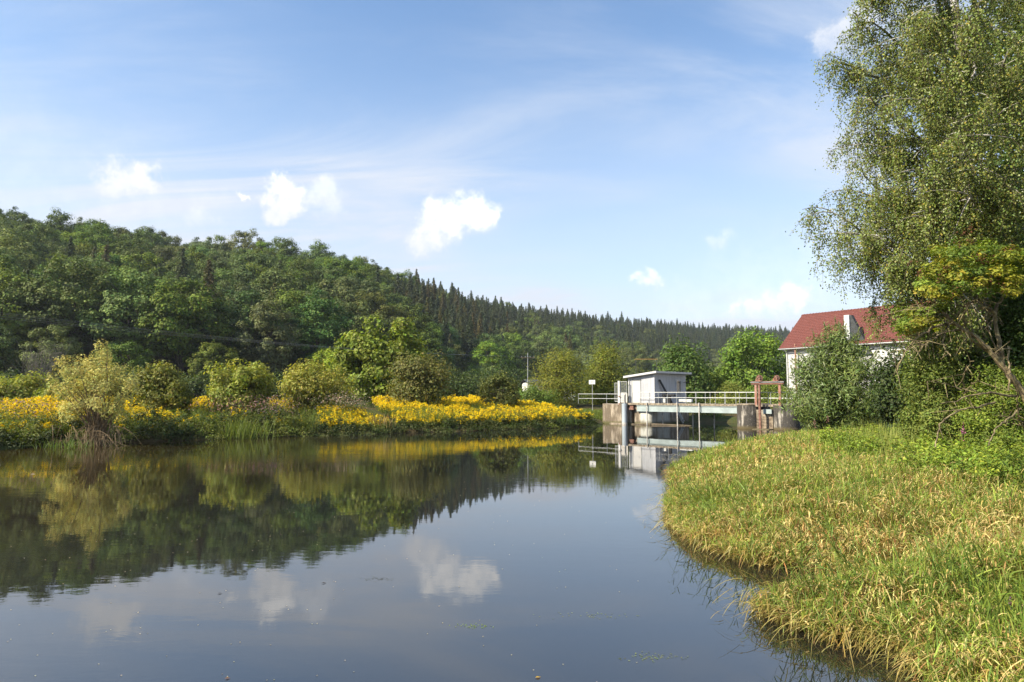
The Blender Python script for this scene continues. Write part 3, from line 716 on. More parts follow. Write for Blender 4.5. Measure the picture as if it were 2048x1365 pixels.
def shell(rng, n, rx, ry, zb, zt, lump=.16, inner=.25, low=.35, point=0.):
    """clump centres in a lumpy crown between heights zb and zt"""
    d = sphere(rng, n); d[:, 2] = np.where((d[:, 2] < 0), d[:, 2]*1.0, d[:, 2])
    ph = rng.uniform(0, 6, 6)
    lum = 1+lump*(np.sin(3*np.arctan2(d[:, 1], d[:, 0])+ph[0])*np.cos(2.5*d[:, 2]+ph[1])+.7*np.sin(5*np.arctan2(d[:, 1], d[:, 0])+4*d[:, 2]+ph[2]))
    f = np.where(rng.uniform(size=n) < inner, rng.uniform(.3, .8, n), rng.uniform(.84, 1.0, n))*lum
    zc_, hz = zb+(zt-zb)*(1-.55), (zt-zb)
    z = np.where(d[:, 2] > 0, d[:, 2]*hz*.55, d[:, 2]*hz*.45)
    wd = np.where(d[:, 2] < 0, 1-low*np.abs(d[:, 2]), 1-point*np.abs(d[:, 2])**.8)
    return np.stack([d[:, 0]*f*rx*wd, d[:, 1]*f*ry*wd, zc_+z*f*1.0], 1)
def limbs(g, rng, cen, th, r0, base=(0, 0, 0), every=3, k=6, z0=.3):
    """trunk and curved limbs that reach the clumps"""
    base = np.asarray(base, float); n = 8; t = np.linspace(0, 1, n)
    T = base+np.stack([np.cumsum(rng.normal(0, .02*th, n)), np.cumsum(rng.normal(0, .02*th, n)), t*th], 1); T[0] = base-(0, 0, .3)
    g.tube(T, r0*(1-.75*t)+.01, k+2)
    for c_ in cen[::every]:
        f = rng.uniform(z0, .9); s_ = T[int(f*(n-1))]; s_ = s_.copy(); 
        if s_[2] > c_[2]: s_ = T[max(1, int(.25*(n-1)))]
        u = np.linspace(0, 1, 5)[:, None]; P = s_+(c_-s_)*u; P[:, 2] += (np.sin(u*PI)*.10*np.linalg.norm(c_-s_))[:, 0]
        P[1:-1] += rng.normal(0, .04*np.linalg.norm(c_-s_), (3, 3))
        g.tube(P, np.linspace(r0*.35, r0*.06+.006, 5), 5, False)
def ribbons(veg, rng, P0, dirn, L, Wd, col, seg=4, droop=1.0, tipw=.1, colt=None):
    """grass leaves: curved tapering strips from P0 along dirn, bent down by their weight"""
    n = len(P0); t = np.linspace(0, 1, seg+1)
    L = np.broadcast_to(L, (n,)); Wd = np.broadcast_to(Wd, (n,)); droop = np.broadcast_to(droop, (n,))
    dirn = unit(dirn)
    side = np.cross(dirn, np.array([0, 0, 1.])+rng.normal(0, .35, (n, 3))); side = unit(side)
    Pc = P0[:, None]+dirn[:, None]*(L[:, None]*t)[..., None]
    Pc[..., 2] -= droop[:, None]*L[:, None]*t**2
    wd = Wd[:, None]*np.minimum(1, (1-t)**.6+tipw)*np.where(t == 0, .6, 1)
    A = Pc-side[:, None]*(wd*.5)[..., None]; B = Pc+side[:, None]*(wd*.5)[..., None]
    V = np.stack([A, B], 2).reshape(n, -1, 3); k = 2*(seg+1)
    base = np.array([[2*q, 2*q+1, 2*q+3, 2*q+2] for q in range(seg)])
    Fq = (np.arange(n)[:, None, None]*k+base[None]).reshape(-1, 4)
    veg.add(V.reshape(-1, 3), Fq, col, k)
def gz1(x, y): return float(ground_z([x], [y])[0])
def hide_proto(): pass

# ------------------------------------------------------------------ wooded hill
def make_broadleaf(seed, h=20., r=6.0, nc=150, per=105, size=.50, zb=3.0, cols=((.092, .122, .033), (.107, .138, .036), (.08, .108, .032))):
    rng = np.random.default_rng(seed)
    cen = shell(rng, nc, r, r*rng.uniform(.85, 1.1), zb, h-1, .11, .20)
    v = Veg(); crown(v, rng, cen, rng.uniform(1.1, 1.9, nc)*r/6.5, per, size, cols, .7, (0, 0, zb+(h-zb)*.35), .22, .62, .4, .45, .14, .32)
    g = G(); limbs(g, rng, cen, h*.7, .32, every=6)
    return v.mesh('crown', (1.20, 1.20, .95)), mesh_np('trunk', np.concatenate(g.V), np.concatenate(g.F))
def make_spruce(seed, h=23., r=4.0, zb=2.5):
    rng = np.random.default_rng(seed); v = Veg(); Ps = []; Ds = []; Cs = []
    z = zb
    while z < h-.3:
        f = (1-(z-zb)/(h-zb)); ln = r*f**.85*rng.uniform(.8, 1.1)+.15; nb = max(4, int(6+8*f))
        for a in rng.uniform(0, 2*PI, nb):
            L = ln*rng.uniform(.7, 1.12); m_ = max(2, int(L/.34)); t = (np.arange(m_)+.6)/m_
            d = np.array([math.cos(a), math.sin(a), 0])
            p = d*(t*L)[:, None]; p[:, 2] = z-.42*L*t**1.2+.14*L*t**3
            for q in range(2):
                Ps.append(p+rng.normal(0, .12, p.shape)); Ds.append(np.tile(d+np.array([0, 0, -.5]), (m_, 1))+rng.normal(0, .45, (m_, 3)))
        z += .42+.25*f
    Ps = np.concatenate(Ps); Ds = np.concatenate(Ds); n = len(Ps)
    Nr = unit(Ps*np.array([1, 1, 0]))*.5+np.array([0, 0, .6])+rng.normal(0, .4, (n, 3))
    L = rng.uniform(.5, .95, n); V, Fq = leaf_quads(Ps, Nr, L, L*.48, rng, Ds)
    v.add(V, Fq, tint(rng, n, (.066, .084, .036), .25))
    g = G(); g.tube([(0, 0, -.5), (0, 0, h*.5), (0, 0, h)], [.26, .16, .02], 6)
    nv = v.n; Vt = np.concatenate(g.V); Ft = np.concatenate(g.F)
    Vv = np.concatenate(v.V+[Vt]); Fv = np.concatenate(v.F+[Ft+nv]); Cv = np.concatenate(v.C+[np.full((len(Vt), 3), .08)])
    mi = np.concatenate([np.zeros(n, int), np.ones(len(Ft), int)])
    me = mesh_np('spruce', Vv, Fv, Cv, mi); me.materials.append(M['leaf_forest']); me.materials.append(M['bark']); return me
BL = []
specs = [(18, 6.6, 3), (20, 7.0, 4), (16.5, 6.6, 2.5), (19, 6.2, 3), (15.5, 6.4, 2), (21, 7.2, 5)]
for k, (h_, r_, zb) in enumerate(specs):
    cm, tm = make_broadleaf(100+k, h_, r_, zb=zb); cm.materials.append(M['leaf_forest']); tm.materials.append(M['bark']); BL.append((cm, tm))
SP = [make_spruce(200+k, h_, r_, zb_) for k, (h_, r_, zb_) in enumerate([(24, 5.4, 2.5), (22, 4.8, 3), (26, 5.6, 6), (20, 5.0, 2)])]

rng = np.random.default_rng(42)
def poisson(cand, dist):
    cell = {}; keep = []
    for k, (x, y) in enumerate(cand):
        d = dist[k]; ix, iy = int(x//6), int(y//6); ok = True
        rr = int(d//6)+1
        for a in range(ix-rr, ix+rr+1):
            for b in range(iy-rr, iy+rr+1):
                for (qx, qy) in cell.get((a, b), ()):
                    if (x-qx)**2+(y-qy)**2 < d*d: ok = False; break
                if not ok: break
            if not ok: break
        if ok: cell.setdefault((ix, iy), []).append((x, y)); keep.append(k)
    return np.array(keep)
n = 120000
u = rng.uniform(-1.0, .74, n); t = rng.uniform(0, 1.12, n)**.85
f = np.interp(u, HU, HFOOT); r_ = np.interp(u, HU, HRIDGE)
yy = f+t*(r_-f); xx = u*yy
pick = rng.uniform(size=n) < (yy/900)*.9+.1
u, t, xx, yy = u[pick], t[pick], xx[pick], yy[pick]
edge = .36+.16*np.sin(u*19)+.10*np.sin(u*43+1)
spru = (u > -.165+.02*np.sin(t*9)) & (t > np.where(u < .45, edge, .7)) & (rng.uniform(size=len(u)) < .94)
spru |= (u <= -.185) & (rng.uniform(size=len(u)) < .014) & (t > .12) & (t < .5)
spru |= (u > -.12) & (rng.uniform(size=len(u)) < .16) & (t > .12)
keep = poisson(np.stack([xx, yy], 1), np.where(spru, 4.0, np.where(yy > 330, 7.6, np.where(t < .35, 8.3, 7.2))))
u, t, xx, yy, spru = u[keep], t[keep], xx[keep], yy[keep], spru[keep]
zz = ground_z(xx, yy)
vis = (u > -.83) & (u < .50)
sc = np.where(spru, rng.uniform(.50, .84, len(u)), rng.uniform(.62, .98, len(u)))*np.where(t < .03, .8, np.where((t < .35) & ~spru, 1.12, 1)); rot = rng.uniform(0, 6.28, len(u))
order = np.argsort(yy*np.where(vis, 1, 50))
tone_b = np.array([(1, 1, 1), (1.25, 1.35, 1.0), (.80, .86, .9), (1.5, 1.5, .95), (1.15, 1.05, .9), (.9, 1.05, 1.0), (1.05, 1.15, 1.1), (1.8, 1.75, 1.0), (.95, .85, .75)])
tone_n = ['mid green', 'fresh green', 'dark green', 'bright yellow green', 'olive', 'deep green', 'blue green', 'glowing light green', 'brownish green']
tone_p = np.array([.24, .14, .20, .07, .09, .10, .08, .02, .06])
cb = cs_ = 0; stuff_b = []; stuff_s = []
def band(t_): return 'at the hill foot' if t_ < .22 else 'halfway up the hill' if t_ < .72 else 'on the hill top'
def size_word(s_): return 'large ' if s_ > .95 else 'small ' if s_ < .70 else ''
def above(u_):
    px = 1024+F*u_
    for lim, nm in ((90, 'far left bush'), (260, 'pale willow'), (400, 'olive rounded bush'), (556, 'yellow green dome bush'), (690, 'yellowish wide bush'), (860, 'bright green tree'), (960, 'dull olive bush'), (1050, 'power pole'), (1160, 'round olive willow'), (1265, 'notice sign'), (1430, 'white hut'), (1580, 'sluice gate')):
        if px < lim: return nm
    return 'red roofed house'
for k in order:
    if spru[k]:
        if cs_ < 295 and vis[k]:
            o = link('spruce_tree', SP[cs_ % 4]); o.location = (float(xx[k]), float(yy[k]), float(zz[k])-.3); o.rotation_euler = (0, 0, float(rot[k])); o.scale = (float(sc[k]),)*2+(float(sc[k])*1.05,)
            b_ = 'low' if t[k] < .3 else 'midway' if t[k] < .6 else 'high'
            br = rng.uniform(size=1)[0]; nm = 'dark' if br < .7 else 'brownish'
            o.color = (1, 1, 1, 1) if br < .7 else (1.45, 1.05, .8, 1)
            tag(o, f'{size_word(sc[k])}{nm} pointed spruce {b_} on the wooded slope above the {above(u[k])}', 'spruce', 'spruces on the wooded hill'); cs_ += 1
        else: stuff_s.append(k)
    else:
        if cb < 285 and vis[k]:
            tn = int(rng.choice(9, p=tone_p)); cm, tm = BL[cb % 6]
            e = empty('broadleaf_tree', (xx[k], yy[k], zz[k]-.3), rot[k]); s_ = float(sc[k]); e.scale = (s_, s_, s_*float(rng.uniform(.9, 1.1)))
            o = link('crown', cm, (), e); o.color = tuple(tone_b[tn])+(1,); link('trunk', tm, (), e)
            tag(e, f'{size_word(sc[k])}{tone_n[tn]} broadleaf tree {band(t[k])} above the {above(u[k])}', 'tree', 'broadleaf trees on the wooded hill'); cb += 1
        else: stuff_b.append(k)
print('forest', cb, cs_, len(stuff_b), len(stuff_s))
def scatter(name, ids, protos, label):
    P = np.stack([xx[ids], yy[ids], zz[ids]-.3], 1)
    me = bpy.data.meshes.new(name); me.vertices.add(len(P)); me.vertices.foreach_set('co', P.astype(np.float32).ravel()); me.update()
    o = link(name, me); tag(o, label, 'forest', None, 'stuff')
    for nm, tp, vals in (('rz', 'FLOAT', rot[ids]), ('sc', 'FLOAT', sc[ids])):
        a = me.attributes.new(nm, tp, 'POINT'); a.data.foreach_set('value', np.asarray(vals, np.float32))
    a = me.attributes.new('kd', 'INT', 'POINT'); a.data.foreach_set('value', (np.arange(len(P)) % len(protos)).astype(np.int32))
    ng = bpy.data.node_groups.new(name, 'GeometryNodeTree'); h = N(ng)
    ng.interface.new_socket('Geometry', in_out='INPUT', socket_type='NodeSocketGeometry'); ng.interface.new_socket('Geometry', in_out='OUTPUT', socket_type='NodeSocketGeometry')
    gi = h.n('NodeGroupInput'); go_ = h.n('NodeGroupOutput'); jn = h.n('GeometryNodeJoinGeometry')
    def attr(nm, tp):
        x = h.n('GeometryNodeInputNamedAttribute', data_type=tp); x.inputs['Name'].default_value = nm; return x.outputs['Attribute']
    cx = h.n('ShaderNodeCombineXYZ'); h.put(cx.inputs[2], attr('rz', 'FLOAT'))
    e2r = h.n('FunctionNodeEulerToRotation'); h.put(e2r.inputs[0], cx.outputs[0])
    sv_ = h.n('ShaderNodeCombineXYZ')
    for q in range(3): h.put(sv_.inputs[q], attr('sc', 'FLOAT'))
    for k, po in enumerate(protos):
        oi = h.n('GeometryNodeObjectInfo', transform_space='ORIGINAL'); oi.inputs['Object'].default_value = po; oi.inputs['As Instance'].default_value = True
        cmp = h.n('FunctionNodeCompare', data_type='INT', operation='EQUAL'); h.put(cmp.inputs[2], attr('kd', 'INT')); cmp.inputs[3].default_value = k
        ip = h.n('GeometryNodeInstanceOnPoints'); h.put(ip.inputs['Points'], gi.outputs[0]); h.put(ip.inputs['Selection'], cmp.outputs[0])
        h.put(ip.inputs['Instance'], oi.outputs['Geometry']); h.put(ip.inputs['Rotation'], e2r.outputs[0]); h.put(ip.inputs['Scale'], sv_.outputs[0])
        ng.links.new(ip.outputs[0], jn.inputs[0])
    ng.links.new(jn.outputs[0], go_.inputs[0])
    md = o.modifiers.new('scatter', 'NODES'); md.node_group = ng
    return o
proto_b = []; proto_s = []
for o in C.objects:
    if o.type == 'MESH' and o.data in [b[0] for b in BL] and o.data not in [p.data for p in proto_b]: proto_b.append(o)
    if o.type == 'MESH' and o.data in SP and o.data not in [p.data for p in proto_s]: proto_s.append(o)
if stuff_b: scatter('distant_woodland', np.array(stuff_b), proto_b, 'mixed green broadleaf wood covering the farther part of the hill')
if stuff_s: scatter('distant_spruce_forest', np.array(stuff_s), proto_s, 'dark spruce forest covering the far hillside up to the skyline')

# ------------------------------------------------------------------ trees and bushes on the far bank
def bush(name, label, cat, px0, px1, pyt, pyb, Y, cols, nc, per, size, seed, asp=.55, mat='leaf', low=.2, lump=.15, group=None, trunk=.12, inner=.25, cr=.17, flat=.8, sparse=None, zb=None, depth=.85, th=.6, bark='bark', every=3, point=0.):
    rng = np.random.default_rng(seed); pc = (px0+px1)/2
    c_ = at(pc, pyb, Y); zt = at(pc, pyt, Y)[2]; rx = (px1-px0)/2/F*Y*.97
    gz = min(gz1(c_[0], Y), c_[2]); H = zt-gz
    e = empty(name, (c_[0], Y, gz)); tag(e, label, cat, group)
    rc = cr*max(rx*2, H)*rng.uniform(.75, 1.25, nc)
    m_ = rc.mean()*.75
    cen = shell(rng, nc, rx-m_, (rx-m_)*depth, m_*.6 if zb is None else zb, H-m_*.7, lump, inner, low, point)
    v = Veg(); crown(v, rng, cen, rc, per, size, cols, asp, (0, 0, H*.4), .2, flat)
    o = link('crown', v.mesh('crown'), [M[mat]], e)
    g = G(); limbs(g, rng, cen, H*th, trunk, every=every); link('trunk', mesh_np('trunk', np.concatenate(g.V), np.concatenate(g.F)), [M[bark]], e)
    return e, cen, H
OL = ((.165, .16, .040), (.145, .15, .038)); YG = ((.20, .21, .042), (.17, .19, .040), (.22, .22, .05))
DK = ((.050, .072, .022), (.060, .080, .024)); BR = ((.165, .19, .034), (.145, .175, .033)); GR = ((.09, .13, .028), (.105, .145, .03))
bush('bush', 'low yellow green bush at the far left edge behind the goldenrod', 'bush', -25, 92, 738, 808, 52, YG, 50, 150, .24, 301)
bush('bush', 'low pale green scrub just left of the pale willow', 'bush', 70, 150, 765, 815, 50, YG, 40, 110, .2, 3011)
bush('bush', 'olive rounded bush just right of the pale leafed willow', 'bush', 262, 388, 722, 822, 48, OL, 75, 150, .22, 303, trunk=.1)
bush('bush', 'yellow green dome shaped bush with dark right side, third along the bank', 'bush', 415, 556, 714, 830, 50, YG, 85, 150, .24, 304)
bush('bush', 'yellowish wide bush left of the bright green tree', 'bush', 558, 708, 716, 812, 54, ((.24, .22, .05), (.20, .195, .045)), 85, 150, .22, 305)
bush('tree', 'bright green full crowned tree, tallest on the far bank', 'tree', 668, 868, 641, 815, 70, BR, 125, 150, .40, 306, asp=.7, trunk=.28, cr=.12, flat=.7)
bush('bush', 'dense dull olive bush right of the bright green tree', 'bush', 768, 912, 696, 812, 60, ((.125, .125, .042), (.14, .132, .046)), 90, 150, .24, 307)
bush('bush', 'small dark olive bush left of the cottage corner', 'bush', 956, 1046, 746, 815, 62, ((.115, .118, .038), (.10, .11, .036)), 55, 140, .22, 308)
bush('willow_tree', 'round olive willow before the white cottage', 'tree', 1046, 1190, 692, 830, 78, ((.165, .165, .03), (.15, .155, .03)), 95, 170, .24, 309, asp=.35, trunk=.2, lump=.07, depth=.8, zb=.4)
bush('willow_tree', 'round olive willow between the cottage willow and the white hut', 'tree', 1158, 1264, 680, 830, 82, ((.16, .168, .03), (.14, .155, .03)), 95, 160, .26, 310, asp=.4, trunk=.2, lump=.08, zb=.8)
bush('chestnut_tree', 'dark green chestnut tree with big leaves behind the white hut', 'tree', 1298, 1428, 680, 830, 84, ((.07, .11, .03), (.085, .128, .034)), 90, 150, .36, 311, asp=.6, trunk=.25)
bush('tree', 'full mid green tree left of the red roofed house', 'tree', 1432, 1592, 662, 825, 92, ((.11, .17, .032), (.13, .19, .034)), 110, 150, .36, 312, asp=.65, trunk=.3, cr=.14)
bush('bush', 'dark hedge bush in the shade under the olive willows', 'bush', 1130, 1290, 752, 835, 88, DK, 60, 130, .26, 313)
bush('bush', 'grey green small tree between chestnut and house tree', 'bush', 1390, 1450, 725, 820, 90, GR, 45, 110, .3, 314)
bush('bush', 'light olive scrub behind the footbridge railing', 'bush', 1420, 1515, 764, 842, 77, ((.18, .19, .05), (.15, .175, .042)), 70, 130, .2, 315)
bush('bush', 'green scrub behind the rusty gate frame', 'bush', 1500, 1600, 760, 845, 76, ((.14, .175, .04), (.15, .175, .04)), 60, 130, .2, 316)
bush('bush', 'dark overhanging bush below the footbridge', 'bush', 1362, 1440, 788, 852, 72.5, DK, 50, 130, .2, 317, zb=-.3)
bush('bush', 'bright small bush at the waterline by the trash rake', 'bush', 1362, 1384, 834, 852, 68, ((.12, .15, .03),), 12, 90, .14, 318, trunk=.03, zb=.1)
bush('bush', 'low green bush at the waterline beneath the footbridge', 'bush', 1392, 1475, 818, 853, 70.5, ((.08, .12, .03), (.1, .13, .03)), 35, 110, .16, 319, trunk=.03, zb=.0)
bush('bush', 'green scrub at the foot of the white cottage corner', 'bush', 1022, 1120, 768, 815, 73, GR, 50, 120, .2, 320)
# filling scrub behind the goldenrod, at the foot of the hill
rngs = np.random.default_rng(77)
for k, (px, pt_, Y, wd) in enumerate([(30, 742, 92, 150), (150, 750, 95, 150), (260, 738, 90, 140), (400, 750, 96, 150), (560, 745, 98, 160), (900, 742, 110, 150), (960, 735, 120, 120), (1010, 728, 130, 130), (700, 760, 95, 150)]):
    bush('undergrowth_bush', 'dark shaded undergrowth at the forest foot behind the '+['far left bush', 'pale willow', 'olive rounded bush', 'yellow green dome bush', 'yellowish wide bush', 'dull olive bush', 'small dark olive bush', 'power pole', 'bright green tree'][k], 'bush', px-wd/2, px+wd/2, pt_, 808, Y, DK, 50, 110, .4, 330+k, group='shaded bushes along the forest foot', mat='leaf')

# pale willow leaning over the water with a skirt of bare twigs
rng = np.random.default_rng(55)
Yw = 38.5; wc_ = at(190, 850, Yw); gzw = gz1(wc_[0], Yw)
e = empty('pale_willow', (wc_[0], Yw, gzw)); tag(e, 'pale straw coloured willow with bare twigs hanging over the water', 'tree')
v = Veg(); cen = []
def wl(px, py, dy=0): p = at(px, py, Yw+dy); return p-np.array([wc_[0], Yw, gzw])
for (px, py, r_, n_) in [(195, 715, 16, 6), (185, 735, 26, 10), (215, 735, 24, 9), (160, 755, 30, 10), (195, 760, 36, 15), (228, 755, 24, 9), (150, 785, 34, 12), (195, 790, 40, 16), (235, 785, 28, 10), (140, 735, 16, 5), (135, 815, 26, 7), (180, 820, 32, 9), (230, 815, 24, 6), (255, 770, 16, 4)]:
    for q in range(n_): cen.append(wl(px+rng.normal(0, r_*.6), py+rng.normal(0, r_*.5), rng.normal(0, 1.1)))
cen = np.array(cen)
crown(v, rng, cen, .42, 100, .15, ((.38, .35, .15), (.33, .31, .12), (.40, .36, .16)), .42, (0, 0, 1.5), .2, .9, .2)
link('crown', v.mesh('crown'), [M['leaf_dry']], e)
g = G(); root = np.array([.2, .1, .3])
for q in range(46):
    c_ = cen[rng.integers(len(cen))]; u_ = np.linspace(0, 1, 6)[:, None]; P = root+rng.normal(0, .15, 3)+(c_-root)*u_; P[:, 2] += (np.sin(u_*PI)*.35)[:, 0]; P[1:] += rng.normal(0, .06, (5, 3))
    g.tube(P, np.linspace(.05, .008, 6), 5, False)
link('trunk', mesh_np('trunk', np.concatenate(g.V), np.concatenate(g.F)), [M['twig']], e)
g = G()
for q in range(130):
    s_ = root+np.array([rng.normal(.1, .75), rng.normal(-.3, .35), rng.uniform(.1, 1.1)])
    dx = rng.normal(.15, .55); L = rng.uniform(.8, 1.5); u_ = np.linspace(0, 1, 6)
    P = s_+np.stack([dx*u_*L*.8, -abs(rng.normal(.5, .3))*u_*L*.8, .25*u_*L-.95*L*u_**2], 1); P[:, 2] = np.maximum(P[:, 2], -gzw+.02)
    g.tube(P, np.linspace(.017, .006, 6), 4, False)
link('bare_twigs', mesh_np('bare_twigs', np.concatenate(g.V), np.concatenate(g.F)), [M['twig']], e)
# leafless grey shrub in the dark at the left
pb_ = at(75, 800, 84); gzb = gz1(pb_[0], 84); e = empty('bare_shrub', (pb_[0], 84, gzb)); tag(e, 'leafless grey twiggy shrub before the dark forest foot at far left', 'shrub'); g = G()
zt_ = at(75, 690, 84)[2]-gzb
for q in range(60):
    a = rng.uniform(0, 6.28); sp_ = rng.uniform(.3, 3.0); u_ = np.linspace(0, 1, 6); hh_ = zt_*rng.uniform(.55, 1.0)
    P = np.stack([math.cos(a)*sp_*u_**1.5, math.sin(a)*sp_*u_**1.5, hh_*u_], 1)+rng.normal(0, .10, (6, 3)); g.tube(P, np.linspace(.06, .012, 6), 4, False)
    for w_ in range(3):
        s_ = P[rng.integers(2, 6)]; g.tube([s_, s_+rng.normal(0, .5, 3)+(0, 0, .4), s_+rng.normal(0, .8, 3)+(0, 0, 1.0)], [.02, .014, .006], 4, False)
link('twigs', mesh_np('twigs', np.concatenate(g.V), np.concatenate(g.F)), [M['twig_grey']], e)

# ------------------------------------------------------------------ goldenrod and herbs on the far bank
rng = np.random.default_rng(9)
LP = np.array(LEFT)
def along(n, dmin, dmax, pw=1., skip=0):
    seg = np.diff(LP[skip:], axis=0); ln = np.hypot(*seg.T); cs2 = np.concatenate([[0], np.cumsum(ln)])
    s_ = rng.uniform(0, cs2[-1], n); k = np.clip(np.searchsorted(cs2, s_)-1, 0, len(seg)-1); f_ = (s_-cs2[k])/ln[k]
    p = LP[skip:][k]+seg[k]*f_[:, None]; nrm = np.stack([-seg[k][:, 1], seg[k][:, 0]], 1)/ln[k][:, None]
    d = dmin+(dmax-dmin)*rng.uniform(size=n)**pw
    return p+nrm*d[:, None], d, s_
Pxy, d, s_ = along(17000, .9, 13.5, 1.0)
gz = ground_z(Pxy[:, 0], Pxy[:, 1])
px_ = 1024+F*Pxy[:, 0]/Pxy[:, 1]
hgt = rng.uniform(.70, 1.15, len(Pxy))*(1+.22*wob(Pxy[:, 0], Pxy[:, 1], .6, 4)+.12*wob(Pxy[:, 0], Pxy[:, 1], 1.9, 8))*np.clip(.55+.13*d, .5, 1)
lean = rng.normal(0, .14, (len(Pxy), 2))
v = Veg(); top = np.stack([Pxy[:, 0]+lean[:, 0]*hgt, Pxy[:, 1]+lean[:, 1]*hgt, gz+hgt], 1); bot = np.stack([Pxy[:, 0], Pxy[:, 1], gz-.05], 1)
ribbons(v, rng, bot, top-bot, np.linalg.norm(top-bot, axis=1), .02, tint(rng, len(Pxy), (.10, .11, .03)), 2, 0., .4)
rep = 11; id_ = np.repeat(np.arange(len(Pxy)), rep); f_ = rng.uniform(.2, .98, len(id_)); P = bot[id_]+(top-bot)[id_]*f_[:, None]+rng.normal(0, .08, (len(id_), 3))
Dr = rng.normal(size=(len(id_), 3)); Dr[:, 2] = np.abs(Dr[:, 2])*.3
V, Fq = leaf_quads(P, np.array([0, 0, .8])+rng.normal(0, .5, (len(id_), 3)), rng.uniform(.12, .22, len(id_)), rng.uniform(.03, .055, len(id_)), rng, Dr)
v.add(V, Fq, tint(rng, len(id_), (.125, .155, .034), .2))
o = link('goldenrod_leaves', v.mesh('goldenrod_leaves'), [M['leaf']]); tag(o, 'green goldenrod stems and leaves along the far bank', 'plants', None, 'stuff')
# plumes
patchy = wob(Pxy[:, 0], Pxy[:, 1], .45, 7)+.6*wob(Pxy[:, 0], Pxy[:, 1], 1.3, 2)
gap = ((px_ > 385) & (px_ < 640) & (d < 9)) | ((px_ > 120) & (px_ < 235) & (d < 3))
dens = np.where(gap, .12, np.where(px_ < 560, .58, .74))*np.where(d > 9, 1.15, 1)
has = (rng.uniform(size=len(Pxy)) < dens*np.clip(.70+1.0*patchy, .08, 1)) & (d > np.interp(px_, [500, 700], [1.5, .75]))
ids = np.where(has)[0]; rep = 26; id_ = np.repeat(ids, rep)
dirp = unit(rng.normal(0, 1, (len(id_), 3))*np.array([1, 1, .35])); rad_ = rng.uniform(.0, .19, len(id_))
low_ = np.where(d < 4.5, rng.uniform(0, .42, len(d)), rng.uniform(0, .12, len(d)))
P = (top-(top-bot)*low_[:, None])[id_]+dirp*rad_[:, None]+np.stack([np.zeros(len(id_)), np.zeros(len(id_)), rng.uniform(-.16, .10, len(id_))-rad_*.5], 1)
L = rng.uniform(.08, .15, len(id_)); V, Fq = leaf_quads(P, np.array([0, -.3, .8])+rng.normal(0, .5, (len(id_), 3)), L, L*.5, rng, dirp)
v = Veg(); v.add(V, Fq, tint(rng, len(id_), (.84, .585, .014), .14, .06))
o = link('goldenrod_flowers', v.mesh('goldenrod_flowers', (1, 1, 1)), [M['petal']]); tag(o, 'golden yellow goldenrod flower plumes massed along the far bank', 'flowers', None, 'stuff')
# dark bramble and herbs hanging to the waterline
v = Veg(); Pq, d2, s2 = along(1300, -.15, 2.6, 1.0)
gq = np.maximum(ground_z(Pq[:, 0], Pq[:, 1]), 0); pq_ = 1024+F*Pq[:, 0]/Pq[:, 1]
hq = gq+rng.uniform(.02, 1.0, len(Pq))*np.interp(pq_, [250, 600, 700, 1250], [1., .95, .42, .5])*np.clip(.50+.5*d2, .4, 1.05)*(1+.45*wob(Pq[:, 0], Pq[:, 1], .8, 3))
cen = np.stack([Pq[:, 0], Pq[:, 1], hq], 1)
tb = wob(Pq[:, 0], Pq[:, 1], .4, 11)
for sel, cols in ((tb < .38, ((.042, .058, .020), (.052, .070, .022), (.07, .076, .028))), (tb >= .38, ((.12, .145, .034), (.13, .14, .042)))):
    crown(v, rng, cen[sel], rng.uniform(.25, .5, sel.sum()), 46, .13, cols, .6, cen[sel].mean(0)-np.array([0, 0, 30]), .25, .7, .0, .5)
o = link('bank_brambles', v.mesh('bank_brambles'), [M['leaf']]); tag(o, 'dark brambles and herbs hanging over the far waterline', 'plants', None, 'stuff')
# pinkish seed heads and balsam flowers, dry tufts
v = Veg()
for (px, py, Y, wx, n_, c_) in [(480, 808, 48.5, 3.2, 900, (.36, .20, .17)), (690, 800, 52, 1.6, 500, (.40, .30, .24)), (60, 815, 40, 2, 300, (.30, .20, .18)), (545, 812, 47, 1.5, 250, (.30, .2, .2)), (1010, 830, 59, 2, 220, (.28, .22, .14))]:
    p = at(px, py, Y); P = p+rng.normal(0, 1, (n_, 3))*np.array([wx*.6, 1.2, .32]); L = rng.uniform(.08, .16, n_)
    V, Fq = leaf_quads(P, np.array([0, -.4, .6])+rng.normal(0, .6, (n_, 3)), L, L*.5, rng); v.add(V, Fq, tint(rng, n_, c_, .2))
    n3 = n_*2; P = p+rng.normal(0, 1, (n3, 3))*np.array([wx*.65, 1.2, .45])-np.array([0, 0, .35]); L = rng.uniform(.1, .18, n3)
    V, Fq = leaf_quads(P, np.array([0, -.2, .8])+rng.normal(0, .6, (n3, 3)), L, L*.5, rng); v.add(V, Fq, tint(rng, n3, (.10, .12, .04), .25))
o = link('balsam_flowers', v.mesh('balsam_flowers', (1, 1, 1)), [M['petal']]); tag(o, 'dull pink balsam flower heads among the goldenrod', 'flowers', None, 'stuff')
def tuft(label, px, py, Y, n_, hgt_, spread, col, cat='reeds', w_=.03):
    p = at(px, py, Y); e = Veg(); n2 = n_
    P0 = np.stack([rng.normal(0, spread, n2), rng.normal(0, spread*.6, n2), np.full(n2, 0.)], 1)
    dr = np.stack([rng.normal(0, .22, n2), rng.normal(0, .2, n2), np.ones(n2)], 1)
    ribbons(e, rng, P0, dr, hgt_*rng.uniform(.6, 1.15, n2), w_, tint(rng, n2, col, .2), 4, rng.uniform(.05, .45, n2))
    o = link('reed_tuft', e.mesh('reed_tuft'), [M['leaf']]); o.location = tuple(float(q) for q in (p[0], Y, max(0, gz1(p[0], Y))-.02)); tag(o, label, cat)
